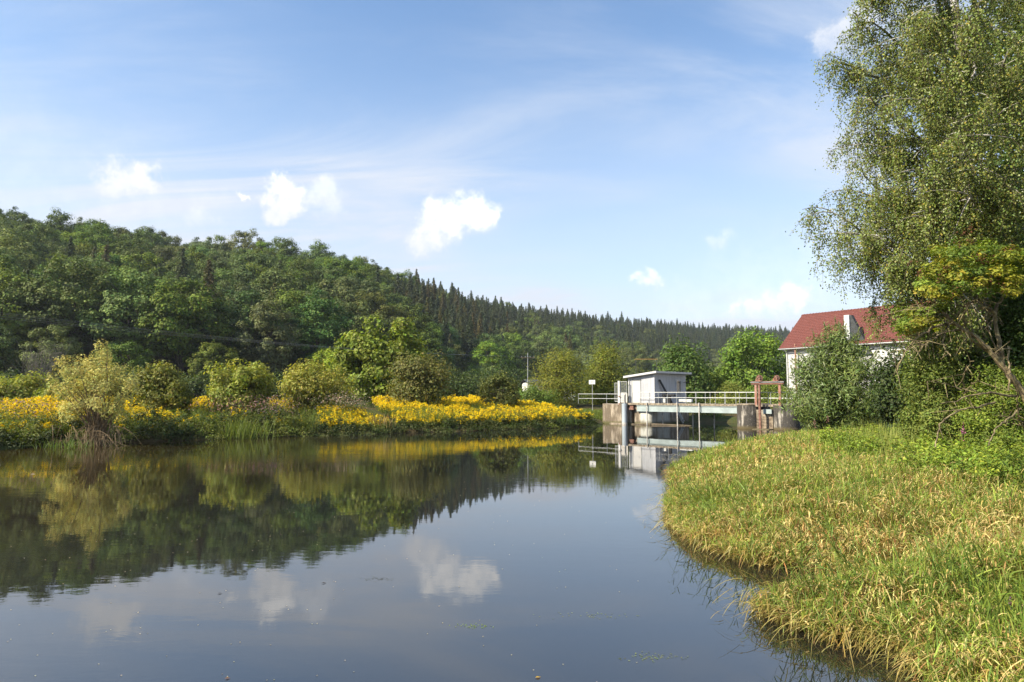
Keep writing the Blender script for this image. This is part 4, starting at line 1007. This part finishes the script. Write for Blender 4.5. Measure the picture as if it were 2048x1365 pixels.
tuft('pale green reed tuft at the waterline below the third far bank bush', 482, 878, 44.0, 260, 1.7, .75, (.13, .16, .045))
tuft('upright sedge tuft at the waterline left of the yellow band', 610, 870, 47.2, 130, 1.6, .5, (.12, .14, .04))
tuft('tall thin iris tuft at the waterline below the yellow flowers', 850, 863, 53.0, 110, 2.0, .7, (.10, .14, .04))
tuft('dry straw coloured tuft at the waterline before the goldenrod', 758, 868, 50.3, 150, 1.3, .5, (.24, .18, .09))
tuft('dark green reed tuft standing near the retaining wall', 1120, 857, 58.5, 120, 1.4, .7, (.07, .10, .03))
tuft('short bright reed tuft in the shallows at far left', 130, 893, 36.2, 110, .7, .9, (.10, .14, .04))
# turf on top of the wall by the railing
v = Veg(); n_ = 9000; P0 = np.stack([*(bw(0, 0)[None]+BE1*rng.uniform(-9, -.6, (n_, 1))+BE2*rng.uniform(.4, 6, (n_, 1))).T, np.full(n_, 0.)], 1); P0[:, 2] = ground_z(P0[:, 0], P0[:, 1])
ribbons(v, rng, P0, np.stack([rng.normal(0, .3, n_), rng.normal(0, .3, n_), np.ones(n_)], 1), rng.uniform(.2, .5, n_), .03, tint(rng, n_, (.12, .15, .035), .2), 2, .3)
o = link('wall_top_grass', v.mesh('wall_top_grass'), [M['leaf']]); tag(o, 'green grass on the wall top by the railing', 'grass', None, 'stuff')
print('far bank done')
#PART4
HAZE = 0.00013
# ------------------------------------------------------------------ right bank: willow bush, scrub, elder, birch
e, cen, H = bush('willow_bush', 'large silvery green willow bush beside the weir hiding the house wall', 'bush', 1568, 1800, 662, 878, 39, ((.12, .158, .056), (.14, .175, .062), (.10, .136, .047)), 200, 160, .27, 401, asp=.2, mat='leaf_glossy', trunk=.1, lump=.14, low=.05, cr=.12, every=2, inner=.3, point=.52)
rng = np.random.default_rng(402)
v = Veg(); n_ = 2600; b_ = cen[rng.integers(0, len(cen), n_)]; tp = b_+unit(b_-np.array([0, 0, H*.3]))*rng.uniform(.2, .9, (n_, 1))+np.array([0, 0, .25])
V, Fq = leaf_quads(tp, rng.normal(size=(n_, 3))+np.array([0, -.3, .6]), .34, .055, rng, unit(b_)+np.array([0, 0, .7])+rng.normal(0, .3, (n_, 3))); v.add(V, Fq, tint(rng, n_, (.13, .15, .075), .2)); link('shoot_leaves', v.mesh('shoot_leaves'), [M['leaf_glossy']], e)
bush('bush', 'dark bush filling the shaded hollow between willow bush and elder', 'bush', 1740, 1870, 690, 872, 30, ((.035, .052, .018), (.04, .058, .02)), 90, 140, .16, 403, trunk=.08)  # shade of the hollow put into the dark leaf colour
bush('bush', 'tall shrub thicket before the birch, leaves in many greens', 'bush', 1815, 2060, 560, 880, 21.5, ((.12, .155, .038), (.135, .175, .042), (.10, .135, .036)), 200, 330, .092, 404, trunk=.08, cr=.10, lump=.12)
bush('bush', 'dark leaved thicket at the right edge under the maple', 'bush', 1950, 2240, 480, 880, 20, ((.07, .105, .03), (.085, .125, .034)), 190, 300, .095, 405, trunk=.08, cr=.10)
bush('bush', 'bright yellow green low bush at the right edge below the elder', 'bush', 1915, 2130, 730, 905, 18.0, ((.145, .18, .034), (.12, .16, .032)), 90, 220, .07, 406, trunk=.03, cr=.12)
bush('bush', 'grey green low thicket under the bare elder branches', 'bush', 1800, 1960, 700, 890, 20.5, ((.13, .155, .038), (.11, .135, .036)), 120, 240, .08, 407, trunk=.04, cr=.11)
bush('maple_tree', 'dark maple with large leaves behind the elder at the right edge', 'tree', 1935, 2260, 305, 700, 25, ((.05, .088, .03), (.062, .1, .034)), 170, 110, .26, 408, asp=.85, trunk=.3, cr=.09, inner=.2, zb=3)
bush('tree', 'leafy background tree behind the birch hanging twigs', 'tree', 1860, 2330, -60, 720, 34, ((.075, .108, .03), (.09, .12, .034)), 170, 110, .36, 409, asp=.7, trunk=.4, cr=.10, zb=3)

# birch with hanging twigs
rng = np.random.default_rng(71)
YB = 20.5; bx = at(1990, 800, YB)[0]; gzb = gz1(bx, YB)
bt = empty('birch_tree', (bx, YB, gzb)); tag(bt, 'tall weeping birch with hanging leafy twigs filling the upper right corner', 'tree')
O = np.array([bx, YB, gzb]); TH = 23.0
g = G(); tz = np.linspace(0, 1, 12); TR = np.stack([.5*np.sin(tz*3)*tz-1.0*tz, .4*np.sin(tz*2.2), tz*TH], 1); TR[0, 2] = -.3
g.tube(TR, .26*(1-.9*tz)+.012, 10)
def tpt(z): return np.array([np.interp(z, TR[:, 2], TR[:, q]) for q in range(3)])
targets = [(1700, 95, 20), (1668, 175, 20.5), (1760, 20, 19.5), (1725, 235, 18.5), (1690, 290, 21.5), (1740, 330, 19), (1800, 120, 18), (1830, 250, 17.5), (1650, 425, 20.5), (1618, 470, 19.8), (1690, 400, 18.5), (1650, 520, 19.2), (1720, 470, 22), (1690, 560, 20.5), (1745, 560, 18.5), (1790, 480, 17.5), (1800, 380, 18), (1860, 60, 17), (1900, 180, 16.5), (1880, 330, 16.5), (1950, 60, 16), (1960, 260, 16), (1830, 580, 18), (2040, 120, 17), (2060, 330, 16.5), (1900, 440, 17), (1990, 420, 16.5), (1760, 180, 22), (1830, 420, 22), (1800, -60, 18), (1880, -90, 17.5), (1960, -60, 17), (1740, 640, 20), (1960, 150, 24), (1850, 200, 23), (2080, 220, 20), (2080, -20, 19)]
seeds = []
for (px, py, Y) in targets:
    p = at(px+(10 if py < 380 else 36), py-36, Y)-O; rr = np.hypot(p[0], p[1]); z0 = np.clip(p[2]-rr*rng.uniform(.35, .75), 2.0, TH-3); s0 = tpt(z0)
    u_ = np.linspace(0, 1, 9)[:, None]; P = s0+(p-s0)*u_; P[:, 2] += (np.sin(u_*PI*.9)*.14*rr)[:, 0]; P[1:-1] += rng.normal(0, .10, (7, 3))
    g.tube(P, np.linspace(.085, .014, 9), 6, False)
    for q in range(19):
        f_ = rng.uniform(.28, 1.0); k = int(f_*7.99); a = P[k]+(P[k+1]-P[k])*(f_*8-k)
        if q < 14:
            d_ = (P[-1]-s0)*np.array([1, 1, .25]); d_ = unit(d_)+rng.normal(0, .75, 3)*np.array([1, 1, .45]); L = rng.uniform(.5, 1.5)
            w_ = np.linspace(0, 1, 5)[:, None]; Q = a+unit(d_)*L*w_; Q[:, 2] -= (.30*L*w_**2)[:, 0]
            g.tube(Q, np.linspace(.018, .006, 5), 4, False)
            for f2 in rng.uniform(.1, 1, 7): seeds.append(Q[0]+(Q[-1]-Q[0])*f2)
        else: seeds.append(a)
link('trunk', mesh_np('trunk', np.concatenate(g.V), np.concatenate(g.F)), [M['bark_birch']], bt)
seeds = np.array(seeds); print('birch strands', len(seeds))
v = Veg(); tw = G(); PL_ = []; CL = []
for s0 in seeds:
    L = rng.uniform(.35, 1.35)**1.0; sway = rng.normal(0, .30, 2); k = int(L*60)
    f_ = np.sort(rng.uniform(.02, 1, k)); c0 = rng.normal(1, .13)
    P = s0+np.stack([sway[0]*f_*L, sway[1]*f_*L, .12*f_*L-1.05*L*f_**1.3], 1)
    PL_.append(P+rng.normal(0, .088, P.shape)); CL.append(np.full(k, c0))
    w_ = np.linspace(0, 1, 4); tw.tube(s0+np.stack([sway[0]*w_*L, sway[1]*w_*L, .12*w_*L-1.05*L*w_**1.3], 1), np.linspace(.006, .003, 4), 3, False)
P = np.concatenate(PL_); CL = np.concatenate(CL); n_ = len(P); print('birch leaves', n_)
Dr = rng.normal(0, .6, (n_, 3))+np.array([0, 0, -1.0]); Nr = rng.normal(size=(n_, 3))+np.array([-.7, -.6, .5])
V, Fq = leaf_quads(P, Nr, rng.uniform(.046, .078, n_), rng.uniform(.035, .056, n_), rng, Dr, .1)
c = tint(rng, n_, (.135, .158, .044), .20, .12)*CL[:, None]; yel = rng.uniform(size=n_) < .03; c[yel] = (.30, .23, .05)
v.add(V, Fq, c.clip(.004, .9)); link('crown', v.mesh('crown'), [M['leaf_glossy']], bt)
link('hanging_twigs', mesh_np('hanging_twigs', np.concatenate(tw.V), np.concatenate(tw.F)), [M['bark']], bt)

# elder: leaning stems, lichen covered bare branches, yellow green top with dark umbels
rng = np.random.default_rng(88)
YE = 12.8; rp = at(2075, 850, YE); gze = gz1(rp[0], YE)
el_ = empty('elder_shrub', (rp[0], YE, gze)); tag(el_, 'leaning old elder with lichen covered bare branches and yellow green top', 'shrub'); OE = np.array([rp[0], YE, gze])
def ez(X, Yz, dy=0.): return at(1700+X/3.103, 460+Yz/3.103, YE+dy)-OE
g = G(); ends = []
def branch(pts, r0, r1, dy0=0., dy1=0.):
    n = len(pts); P = np.array([ez(x, y, dy0+(dy1-dy0)*k/(n-1)) for k, (x, y) in enumerate(pts)])
    t_ = np.linspace(0, n-1, n*4); Q = np.stack([np.interp(t_, np.arange(n), P[:, q]) for q in range(3)], 1)
    ker = np.array([1, 2, 3, 2, 1])/9.; Qs = Q.copy()
    for q in range(3): Qs[2:-2, q] = np.convolve(Q[:, q], ker, 'valid')
    Qs[1:-1] += rng.normal(0, .012, (len(Qs)-2, 3))
    g.tube(Qs, np.linspace(r0, r1, len(Qs)), 7, False); return Qs
P0 = np.array([[0, 0, -.3], [-.02, 0, .3]])
main = branch([(1180, 1260), (1080, 1010), (1000, 920), (940, 840), (880, 770), (780, 660), (640, 580), (560, 500)], .075, .024, 0, -.2)
b2 = branch([(950, 850), (925, 700), (905, 600), (900, 500), (930, 430), (1000, 350), (1080, 290)], .045, .016, 0, .4)
bare = [branch(p, a, b, 0, dy) for p, a, b, dy in [
    ([(905, 560), (890, 500), (830, 475)], .035, .02, -.1), ([(620, 580), (520, 600), (430, 660), (350, 730), (290, 880)], .026, .008, -.5), ([(700, 620), (560, 640), (480, 700), (420, 760)], .02, .006, -.6),
    ([(605, 590), (575, 690), (590, 740), (625, 785)], .017, .008, -.5), ([(1040, 1035), (900, 1015), (780, 1015), (680, 1060), (560, 1080)], .024, .008, -.8), ([(900, 1070), (800, 1100), (740, 1105), (620, 1150), (550, 1210), (530, 1350)], .020, .011, -1.0),
    ([(1060, 1110), (960, 1180), (900, 1240), (860, 1340)], .018, .009, -1.2), ([(1085, 1240), (1040, 1160), (1045, 1080), (1035, 1000)], .018, .009, -.6), ([(982, 725), (990, 880), (985, 1000)], .018, .013, -.5),
    ([(720, 1015), (700, 920), (720, 860), (770, 815)], .014, .006, -.8), ([(860, 760), (760, 700), (700, 560), (705, 500)], .022, .010, -.3), ([(930, 800), (860, 640), (850, 560)], .016, .006, -.3), ([(700, 1015), (760, 960), (800, 930)], .010, .005, -.7), ([(800, 1010), (600, 960), (480, 940)], .011, .005, -.9), ([(1000, 740), (930, 740), (880, 780)], .014, .006, -.4), ([(900, 420), (820, 400), (760, 440), (700, 520)], .014, .005, -.4), ([(860, 430), (780, 430), (720, 470)], .012, .005, -.4), ([(560, 500), (500, 470), (440, 500)], .012, .005, -.2)]]
tg = G()
for br_ in bare[:3]+bare[15:]+[main[-10:]]:
    for q in range(26):
        s0 = br_[rng.integers(1, len(br_))]; d_ = np.array([-.5, -.2, -.15])+rng.normal(0, .5, 3); L = rng.uniform(.15, .55)
        tg.tube([s0, s0+d_*L*.5+(0, 0, .03), s0+d_*L+(0, 0, -.10*L)], [.008, .006, .003], 4, False)
for br_ in bare[3:15]:
    for q in range(7):
        s0 = br_[rng.integers(1, len(br_))]; d_ = rng.normal(0, .6, 3)+(-.2, -.2, -.1); L = rng.uniform(.12, .35)
        tg.tube([s0, s0+d_*L*.5, s0+d_*L], [.006, .005, .003], 4, False)
link('bare_branches', mesh_np('bare_branches', np.concatenate(g.V), np.concatenate(g.F), smooth=True), [M['bark_lichen']], el_)
link('dead_twigs', mesh_np('dead_twigs', np.concatenate(tg.V), np.concatenate(tg.F)), [M['bark_lichen']], el_)['kind'] = 'stuff'
v = Veg(); cen = []
for (px, py, rx, ry, n_) in [(1935, 535, 85, 38, 60), (1990, 560, 60, 30, 32), (1885, 575, 40, 24, 20), (1960, 505, 60, 18, 20), (1850, 640, 50, 25, 18), (2035, 545, 40, 40, 22)]:
    for q in range(n_): cen.append(at(px+rng.uniform(-1, 1)*rx, py+rng.uniform(-1, 1)*ry, YE+rng.normal(.2, .6))-OE)
cen = np.array(cen)
crown(v, rng, cen, .20, 95, .075, ((.165, .18, .026), (.13, .165, .028), (.20, .185, .028), (.10, .14, .028)), .5, cen.mean(0)-(0, 0, .8), .22, .5, .2, .8)
link('crown', v.mesh('crown'), [M['leaf']], el_)
v = Veg(); id_ = np.repeat(rng.integers(0, len(cen), 70), 16); P = cen[id_]+np.repeat(rng.normal(0, .16, (70, 3)), 16, 0)+rng.normal(0, .045, (len(id_), 3))+(0, -.1, .12)
V, Fq = leaf_quads(P, rng.normal(size=(len(id_), 3)), .04, .035, rng); v.add(V, Fq, tint(rng, len(id_), (.10, .045, .030), .3)); link('berry_umbels', v.mesh('berry_umbels'), [M['leaf_dry']], el_)

# ------------------------------------------------------------------ reed grass of the right bank
rng = np.random.default_rng(1234)
def land_samples(n, y0, y1, umin=.16, umax=.90, pw=1.):
    y = y0+(y1-y0)*rng.uniform(size=n)**pw; u = rng.uniform(umin, umax, n); x = u*y
    P = np.stack([x, y], 1); d = sdist(P); ok = d > -.15
    return P[ok], d[ok]
STRAW = np.array([.50, .39, .22]); GREEN = np.array([.115, .165, .038]); LIME = np.array([.215, .255, .056]); DEAD = np.array([.26, .14, .07])
def grass_zone(name, label, n, y0, y1, seg, wmul, lmul, canopy, umax):
    P, d = land_samples(n, y0, y1, .16, umax)
    gz_ = ground_z(P[:, 0], P[:, 1]); x, y = P.T
    hc = canopy*np.clip(.34+.28*d, .24, 1)*np.where(wob(x, y, .8, 12) > .42, .66, 1)*np.where(wob(x, y, 1.7, 15) > .40, .55, 1)*(1+.26*wob(x, y, .9, 3)+.24*wob(x, y, 2.6, 5))*np.clip(1.15-.018*y, .62, 1)
    f_ = rng.uniform(0, 1, len(P))**.62
    z0 = np.maximum(gz_, 0)+f_*hc*.86
    # straw and green drift in patches; the bank foot is drier, the far right greener
    dry = .43+.50*wob(x, y, .55, 1)+.38*wob(x, y, 1.7, 6)-.075*np.clip(d-3.5, 0, 8)-np.where((y < 8.6) & (d > .8), .28, 0)+np.where(y > 14, .06, 0)
    pS = np.clip(dry, .06, .88)
    kind = rng.uniform(size=len(P)); isS = kind < pS
    col = np.where(isS[:, None], STRAW, np.where((rng.uniform(size=len(P)) < .42)[:, None], LIME, GREEN))
    dd = isS & (rng.uniform(size=len(P)) < .30+.35*(1-f_)); col = np.where(dd[:, None], DEAD, col)
    col = col*rng.normal(1, .30, (len(P), 1)).clip(.35, 1.6); col[:, 0] *= rng.normal(1, .08, len(P)).clip(.7, 1.3)
    L = rng.uniform(.20, .48, len(P))*lmul; Wd = rng.uniform(.008, .017, len(P))*wmul
    el2 = np.where(isS, rng.normal(.55, .5, len(P)), rng.normal(1.0, .35, len(P))); az = rng.uniform(0, 2*PI, len(P))
    dr = np.stack([np.cos(az)*np.cos(el2), np.sin(az)*np.cos(el2), np.sin(el2)], 1)
    droop = np.where(isS, rng.uniform(.5, 1.3, len(P)), rng.uniform(.1, .8, len(P)))
    L = np.where(d < .5, L*.8, L)
    v = Veg(); ribbons(v, rng, np.stack([x, y, z0], 1), dr, L, Wd, col.clip(.004, .8), seg, droop)
    # stems that carry the leaves
    ns = len(P)//4; k = rng.integers(0, len(P), ns); h_ = hc[k]*rng.uniform(.75, 1.12, ns)
    B = np.stack([x[k], y[k], np.maximum(gz_[k], -.05)], 1)
    lean_ = np.stack([-.10+rng.normal(0, .22, ns), -.05+rng.normal(0, .2, ns), np.ones(ns)], 1)
    ribbons(v, rng, B, lean_, h_, .007*wmul, tint(rng, ns, (.19, .155, .055), .25), max(2, seg-1), .08, .5)
    # nodding dry heads
    nh = ns//3; kk = rng.integers(0, ns, nh); T = B[kk]+unit(lean_[kk])*(h_[kk]*.95)[:, None]
    ribbons(v, rng, T, np.stack([rng.normal(-.3, .5, nh), rng.normal(0, .5, nh), np.ones(nh)*.8], 1), rng.uniform(.12, .26, nh)*lmul, .016*wmul, tint(rng, nh, (.42, .31, .16), .15), 3, 1.0)
    o = link(name, v.mesh(name), [M['leaf']]); tag(o, label, 'grass', None, 'stuff'); return len(P)
print('grass', grass_zone('bank_reed_grass', 'tangled green and straw reed grass on the near right bank', 64000, 4.6, 10.5, 5, 1.05, 1.0, .9, .98),
      grass_zone('bank_reed_grass', 'tangled green and straw reed grass in the middle of the right bank', 94000, 10.5, 19, 4, 1.15, 1.0, .95, .88),
      grass_zone('bank_reed_grass', 'tangled green and straw reed grass on the far right bank', 80000, 19, 44, 3, 1.9, 1.15, .95, .62))
# taller dark stems leaning towards the water in the middle of the bank
v = Veg(); n_ = 420; pts = []
for (px, py, wx, wy) in [(1580, 1080, 70, 40), (1640, 1130, 60, 40), (1500, 1040, 60, 30), (1720, 1050, 60, 40), (1850, 1000, 90, 30), (1420, 1000, 40, 30), (1900, 1180, 60, 40)]:
    for q in range(n_//7):
        p = onz(px+rng.normal(0, wx), py+rng.normal(0, wy), .7); pts.append((p[0], p[1]))
P = np.array(pts); P = P[sdist(P) > .3]; n_ = len(P); B = np.stack([P[:, 0], P[:, 1], ground_z(P[:, 0], P[:, 1])], 1)
ln_ = np.stack([-.45+rng.normal(0, .2, n_), -.1+rng.normal(0, .2, n_), np.ones(n_)], 1); hh_ = rng.uniform(.9, 1.35, n_)
ribbons(v, rng, B, ln_, hh_, .012, tint(rng, n_, (.10, .125, .035), .25), 4, .05, .4)
id_ = np.repeat(np.arange(n_), 7); f_ = rng.uniform(.3, 1, len(id_)); P0 = B[id_]+unit(ln_[id_])*(hh_[id_]*f_)[:, None]
ribbons(v, rng, P0, unit(ln_[id_])*.8+rng.normal(0, .45, (len(id_), 3)), rng.uniform(.18, .36, len(id_)), .015, tint(rng, len(id_), (.12, .16, .04), .3), 4, rng.uniform(.1, .7, len(id_)))
o = link('reed_stems', v.mesh('reed_stems'), [M['leaf']]); tag(o, 'taller dark green reed stems leaning towards the water', 'grass', None, 'stuff')
# leaves and stems trailing on the water along the edge
v = Veg(); n_ = 2600; RP = np.array(RIGHT); k = rng.integers(0, len(RP)-1, n_); f_ = rng.uniform(size=n_)
e_ = RP[k]+(RP[k+1]-RP[k])*f_[:, None]; P0 = np.stack([e_[:, 0]+rng.normal(.1, .25, n_), e_[:, 1]+rng.normal(0, .2, n_), rng.uniform(.05, .35, n_)], 1)
ribbons(v, rng, P0, np.stack([-np.abs(rng.normal(.8, .5, n_)), rng.normal(-.3, .6, n_), rng.normal(.25, .3, n_)], 1), rng.uniform(.2, .55, n_), rng.uniform(.007, .014, n_), tint(rng, n_, (.24, .19, .07), .35), 4, rng.uniform(.2, .7, n_))
o = link('trailing_grass', v.mesh('trailing_grass'), [M['leaf']]); tag(o, 'grass leaves trailing over the water along the right bank', 'grass', None, 'stuff')
# broad leaved herbs at the back of the bank
v = Veg(); P, d = land_samples(2600, 11, 26, .42, .82); ok = d > 5.0; P = P[ok]; gz_ = ground_z(P[:, 0], P[:, 1])
cen = np.stack([P[:, 0], P[:, 1], gz_+rng.uniform(.3, 1.15, len(P))], 1); cen = cen[wob(P[:, 0], P[:, 1], .6, 9) > -.15]
crown(v, rng, cen, .22, 34, .095, ((.15, .20, .034), (.19, .23, .038), (.125, .17, .034)), .5, cen.mean(0)-np.array([0, 0, 20]), .25, .9, .0, .6)
o = link('bank_herbs', v.mesh('bank_herbs'), [M['leaf']]); tag(o, 'leafy green herbs at the back of the right bank', 'plants', None, 'stuff')
# pale plumed grass hump before the dark bush
v = Veg(); n_ = 5200; pc = at(1800, 850, 22)
P0 = np.stack([pc[0]+rng.normal(0, 1.15, n_), 22+rng.normal(0, 1.2, n_), np.zeros(n_)], 1); P0[:, 2] = ground_z(P0[:, 0], P0[:, 1])
hh_ = np.clip(1.75-.35*((P0[:, 0]-pc[0])/1.4)**2, .5, 2)*rng.uniform(.5, 1.05, n_)
ribbons(v, rng, P0, np.stack([rng.normal(0, .22, n_), rng.normal(-.1, .2, n_), np.ones(n_)], 1), hh_, .016, tint(rng, n_, (.26, .28, .10), .2), 4, rng.uniform(.05, .35, n_))
o = link('plume_grass', v.mesh('plume_grass'), [M['leaf']]); tag(o, 'hump of pale feathery grass in front of the dark bush', 'grass')
def flower(label, px, py, Y, n_, sz, col, group=None):
    p = at(px, py, Y); v_ = Veg(); P = rng.normal(0, 1, (n_, 3))*np.array([sz*.3, sz*.3, sz]); V, Fq = leaf_quads(P, rng.normal(size=(n_, 3)), sz*.45, sz*.35, rng); v_.add(V, Fq, tint(rng, n_, col, .2))
    gz_ = gz1(p[0], Y); ribbons(v_, rng, np.array([[0, 0, gz_-p[2]]]), np.array([[.02, 0, 1.]]), np.array([p[2]-gz_]), .01, np.array([[.1, .12, .04]]), 3, 0., .6)
    o = link('loosestrife_flower', v_.mesh('loosestrife_flower', (1, 1, 1)), [M['petal']]); o.location = tuple(float(q) for q in p); tag(o, label, 'flower', group)
flower('single purple flower spike in the grass at the lower right edge', 2019, 1203, 7.6, 22, .035, (.34, .07, .30))
flower('purple flower spike in the middle of the reed grass', 1743, 1017, 13, 16, .035, (.32, .09, .26))
flower('pink flower cluster below the yellow green bush at the right', 1925, 861, 17, 40, .09, (.38, .14, .22))
flower('brownish pink flower head at the foot of the willow bush, left one', 1629, 845, 33, 40, .10, (.30, .17, .15))
flower('brownish pink flower head at the foot of the willow bush, right one', 1655, 838, 33, 40, .10, (.28, .14, .14))
# floating leaves and weed on the water
def floater(name, label, px, py, size, col, mat='petal', cat='leaf'):
    p = onz(px, py); v_ = Veg(); V, Fq = leaf_quads(np.array([[0, 0, 0.]]), np.array([[.05, .05, 1.]]), size, size*.5, rng, np.array([[1., .4, 0]]), .15); v_.add(V, Fq, np.array([col]))
    o = link(name, v_.mesh(name, (1, 1, 1)), [M[mat]]); o.location = (float(p[0]), float(p[1]), .006); tag(o, label, cat)
floater('floating_leaf', 'yellow leaf floating at the bottom edge right of centre', 1076, 1356, .07, (.55, .34, .03))
floater('floating_leaf', 'brown leaf floating at the bottom edge left of centre', 455, 1358, .06, (.25, .12, .04))
floater('floating_leaf', 'dark leaf floating below the hill reflection at left', 440, 1188, .07, (.03, .025, .02))
floater('floating_leaf', 'dark leaf floating by the middle cloud reflection', 648, 1167, .08, (.04, .03, .02))
floater('floating_feather', 'white feather floating near the far left bank', 66, 949, .16, (.75, .74, .72), 'petal', 'feather')
def weed(label, px, py, n_, sx_, sy_, col):
    p = onz(px, py); v_ = Veg(); P = np.stack([rng.normal(0, sx_, n_), rng.normal(0, sy_, n_), rng.uniform(.002, .006, n_)], 1)
    V, Fq = leaf_quads(P, np.array([0, 0, 1.])+rng.normal(0, .06, (n_, 3)), .035, .012, rng, None, 0); v_.add(V, Fq, tint(rng, n_, col, .25))
    o = link('water_weed', v_.mesh('water_weed'), [M['leaf']]); o.location = (float(p[0]), float(p[1]), 0); tag(o, label, 'water weed', None, 'stuff')
weed('green water weed patch floating in mid river', 950, 1252, 40, .12, .05, (.16, .22, .06))
weed('thin pale water weed floating right of mid river', 1178, 1231, 40, .25, .08, (.16, .18, .10))
weed('thin water weed near the lower right bank', 1305, 1315, 60, .16, .06, (.16, .18, .10))
weed('dark water weed below the big cloud reflection', 758, 1158, 40, .12, .05, (.05, .05, .04))
p_ = rng.uniform(size=(420, 2)); fy_ = 7+38*p_[:, 0]**1.4; fx_ = (-.72+.92*p_[:, 1])*fy_; okf = sdist(np.stack([fx_, fy_], 1)) < -.4
v = Veg(); P = np.stack([fx_[okf], fy_[okf], np.full(okf.sum(), .005)], 1); V, Fq = leaf_quads(P, np.tile([0, 0, 1.], (len(P), 1)), .012+.0013*P[:, 1], .008+.0009*P[:, 1], rng, None, 0); v.add(V, Fq, tint(rng, len(P), (.42, .38, .26), .4))
o = link('drifting_specks', v.mesh('drifting_specks', (1, 1, 1)), [M['petal']]); tag(o, 'tiny pale seeds and specks drifting on the river', 'debris', None, 'stuff')
weed('line of pale flecks on the water near the far left bank', 90, 945, 160, 1.2, .22, (.45, .42, .36))
# ------------------------------------------------------------------ summer air
m_, h = new_mat('haze_air')
pv = h.n('ShaderNodeVolumePrincipled'); pv.inputs['Color'].default_value = (.80, .88, 1.0, 1); pv.inputs['Density'].default_value = HAZE; pv.inputs['Anisotropy'].default_value = .2
o_ = h.n('ShaderNodeOutputMaterial'); h.put(o_.inputs['Volume'], pv.outputs[0])
if HAZE > 0:
    g = G(); g.box(-4400, 4400, -4400, 4400, -3, 130); o = g.build('haze', m_); tag(o, 'thin summer haze', 'haze', None, 'stuff')
print('all done')
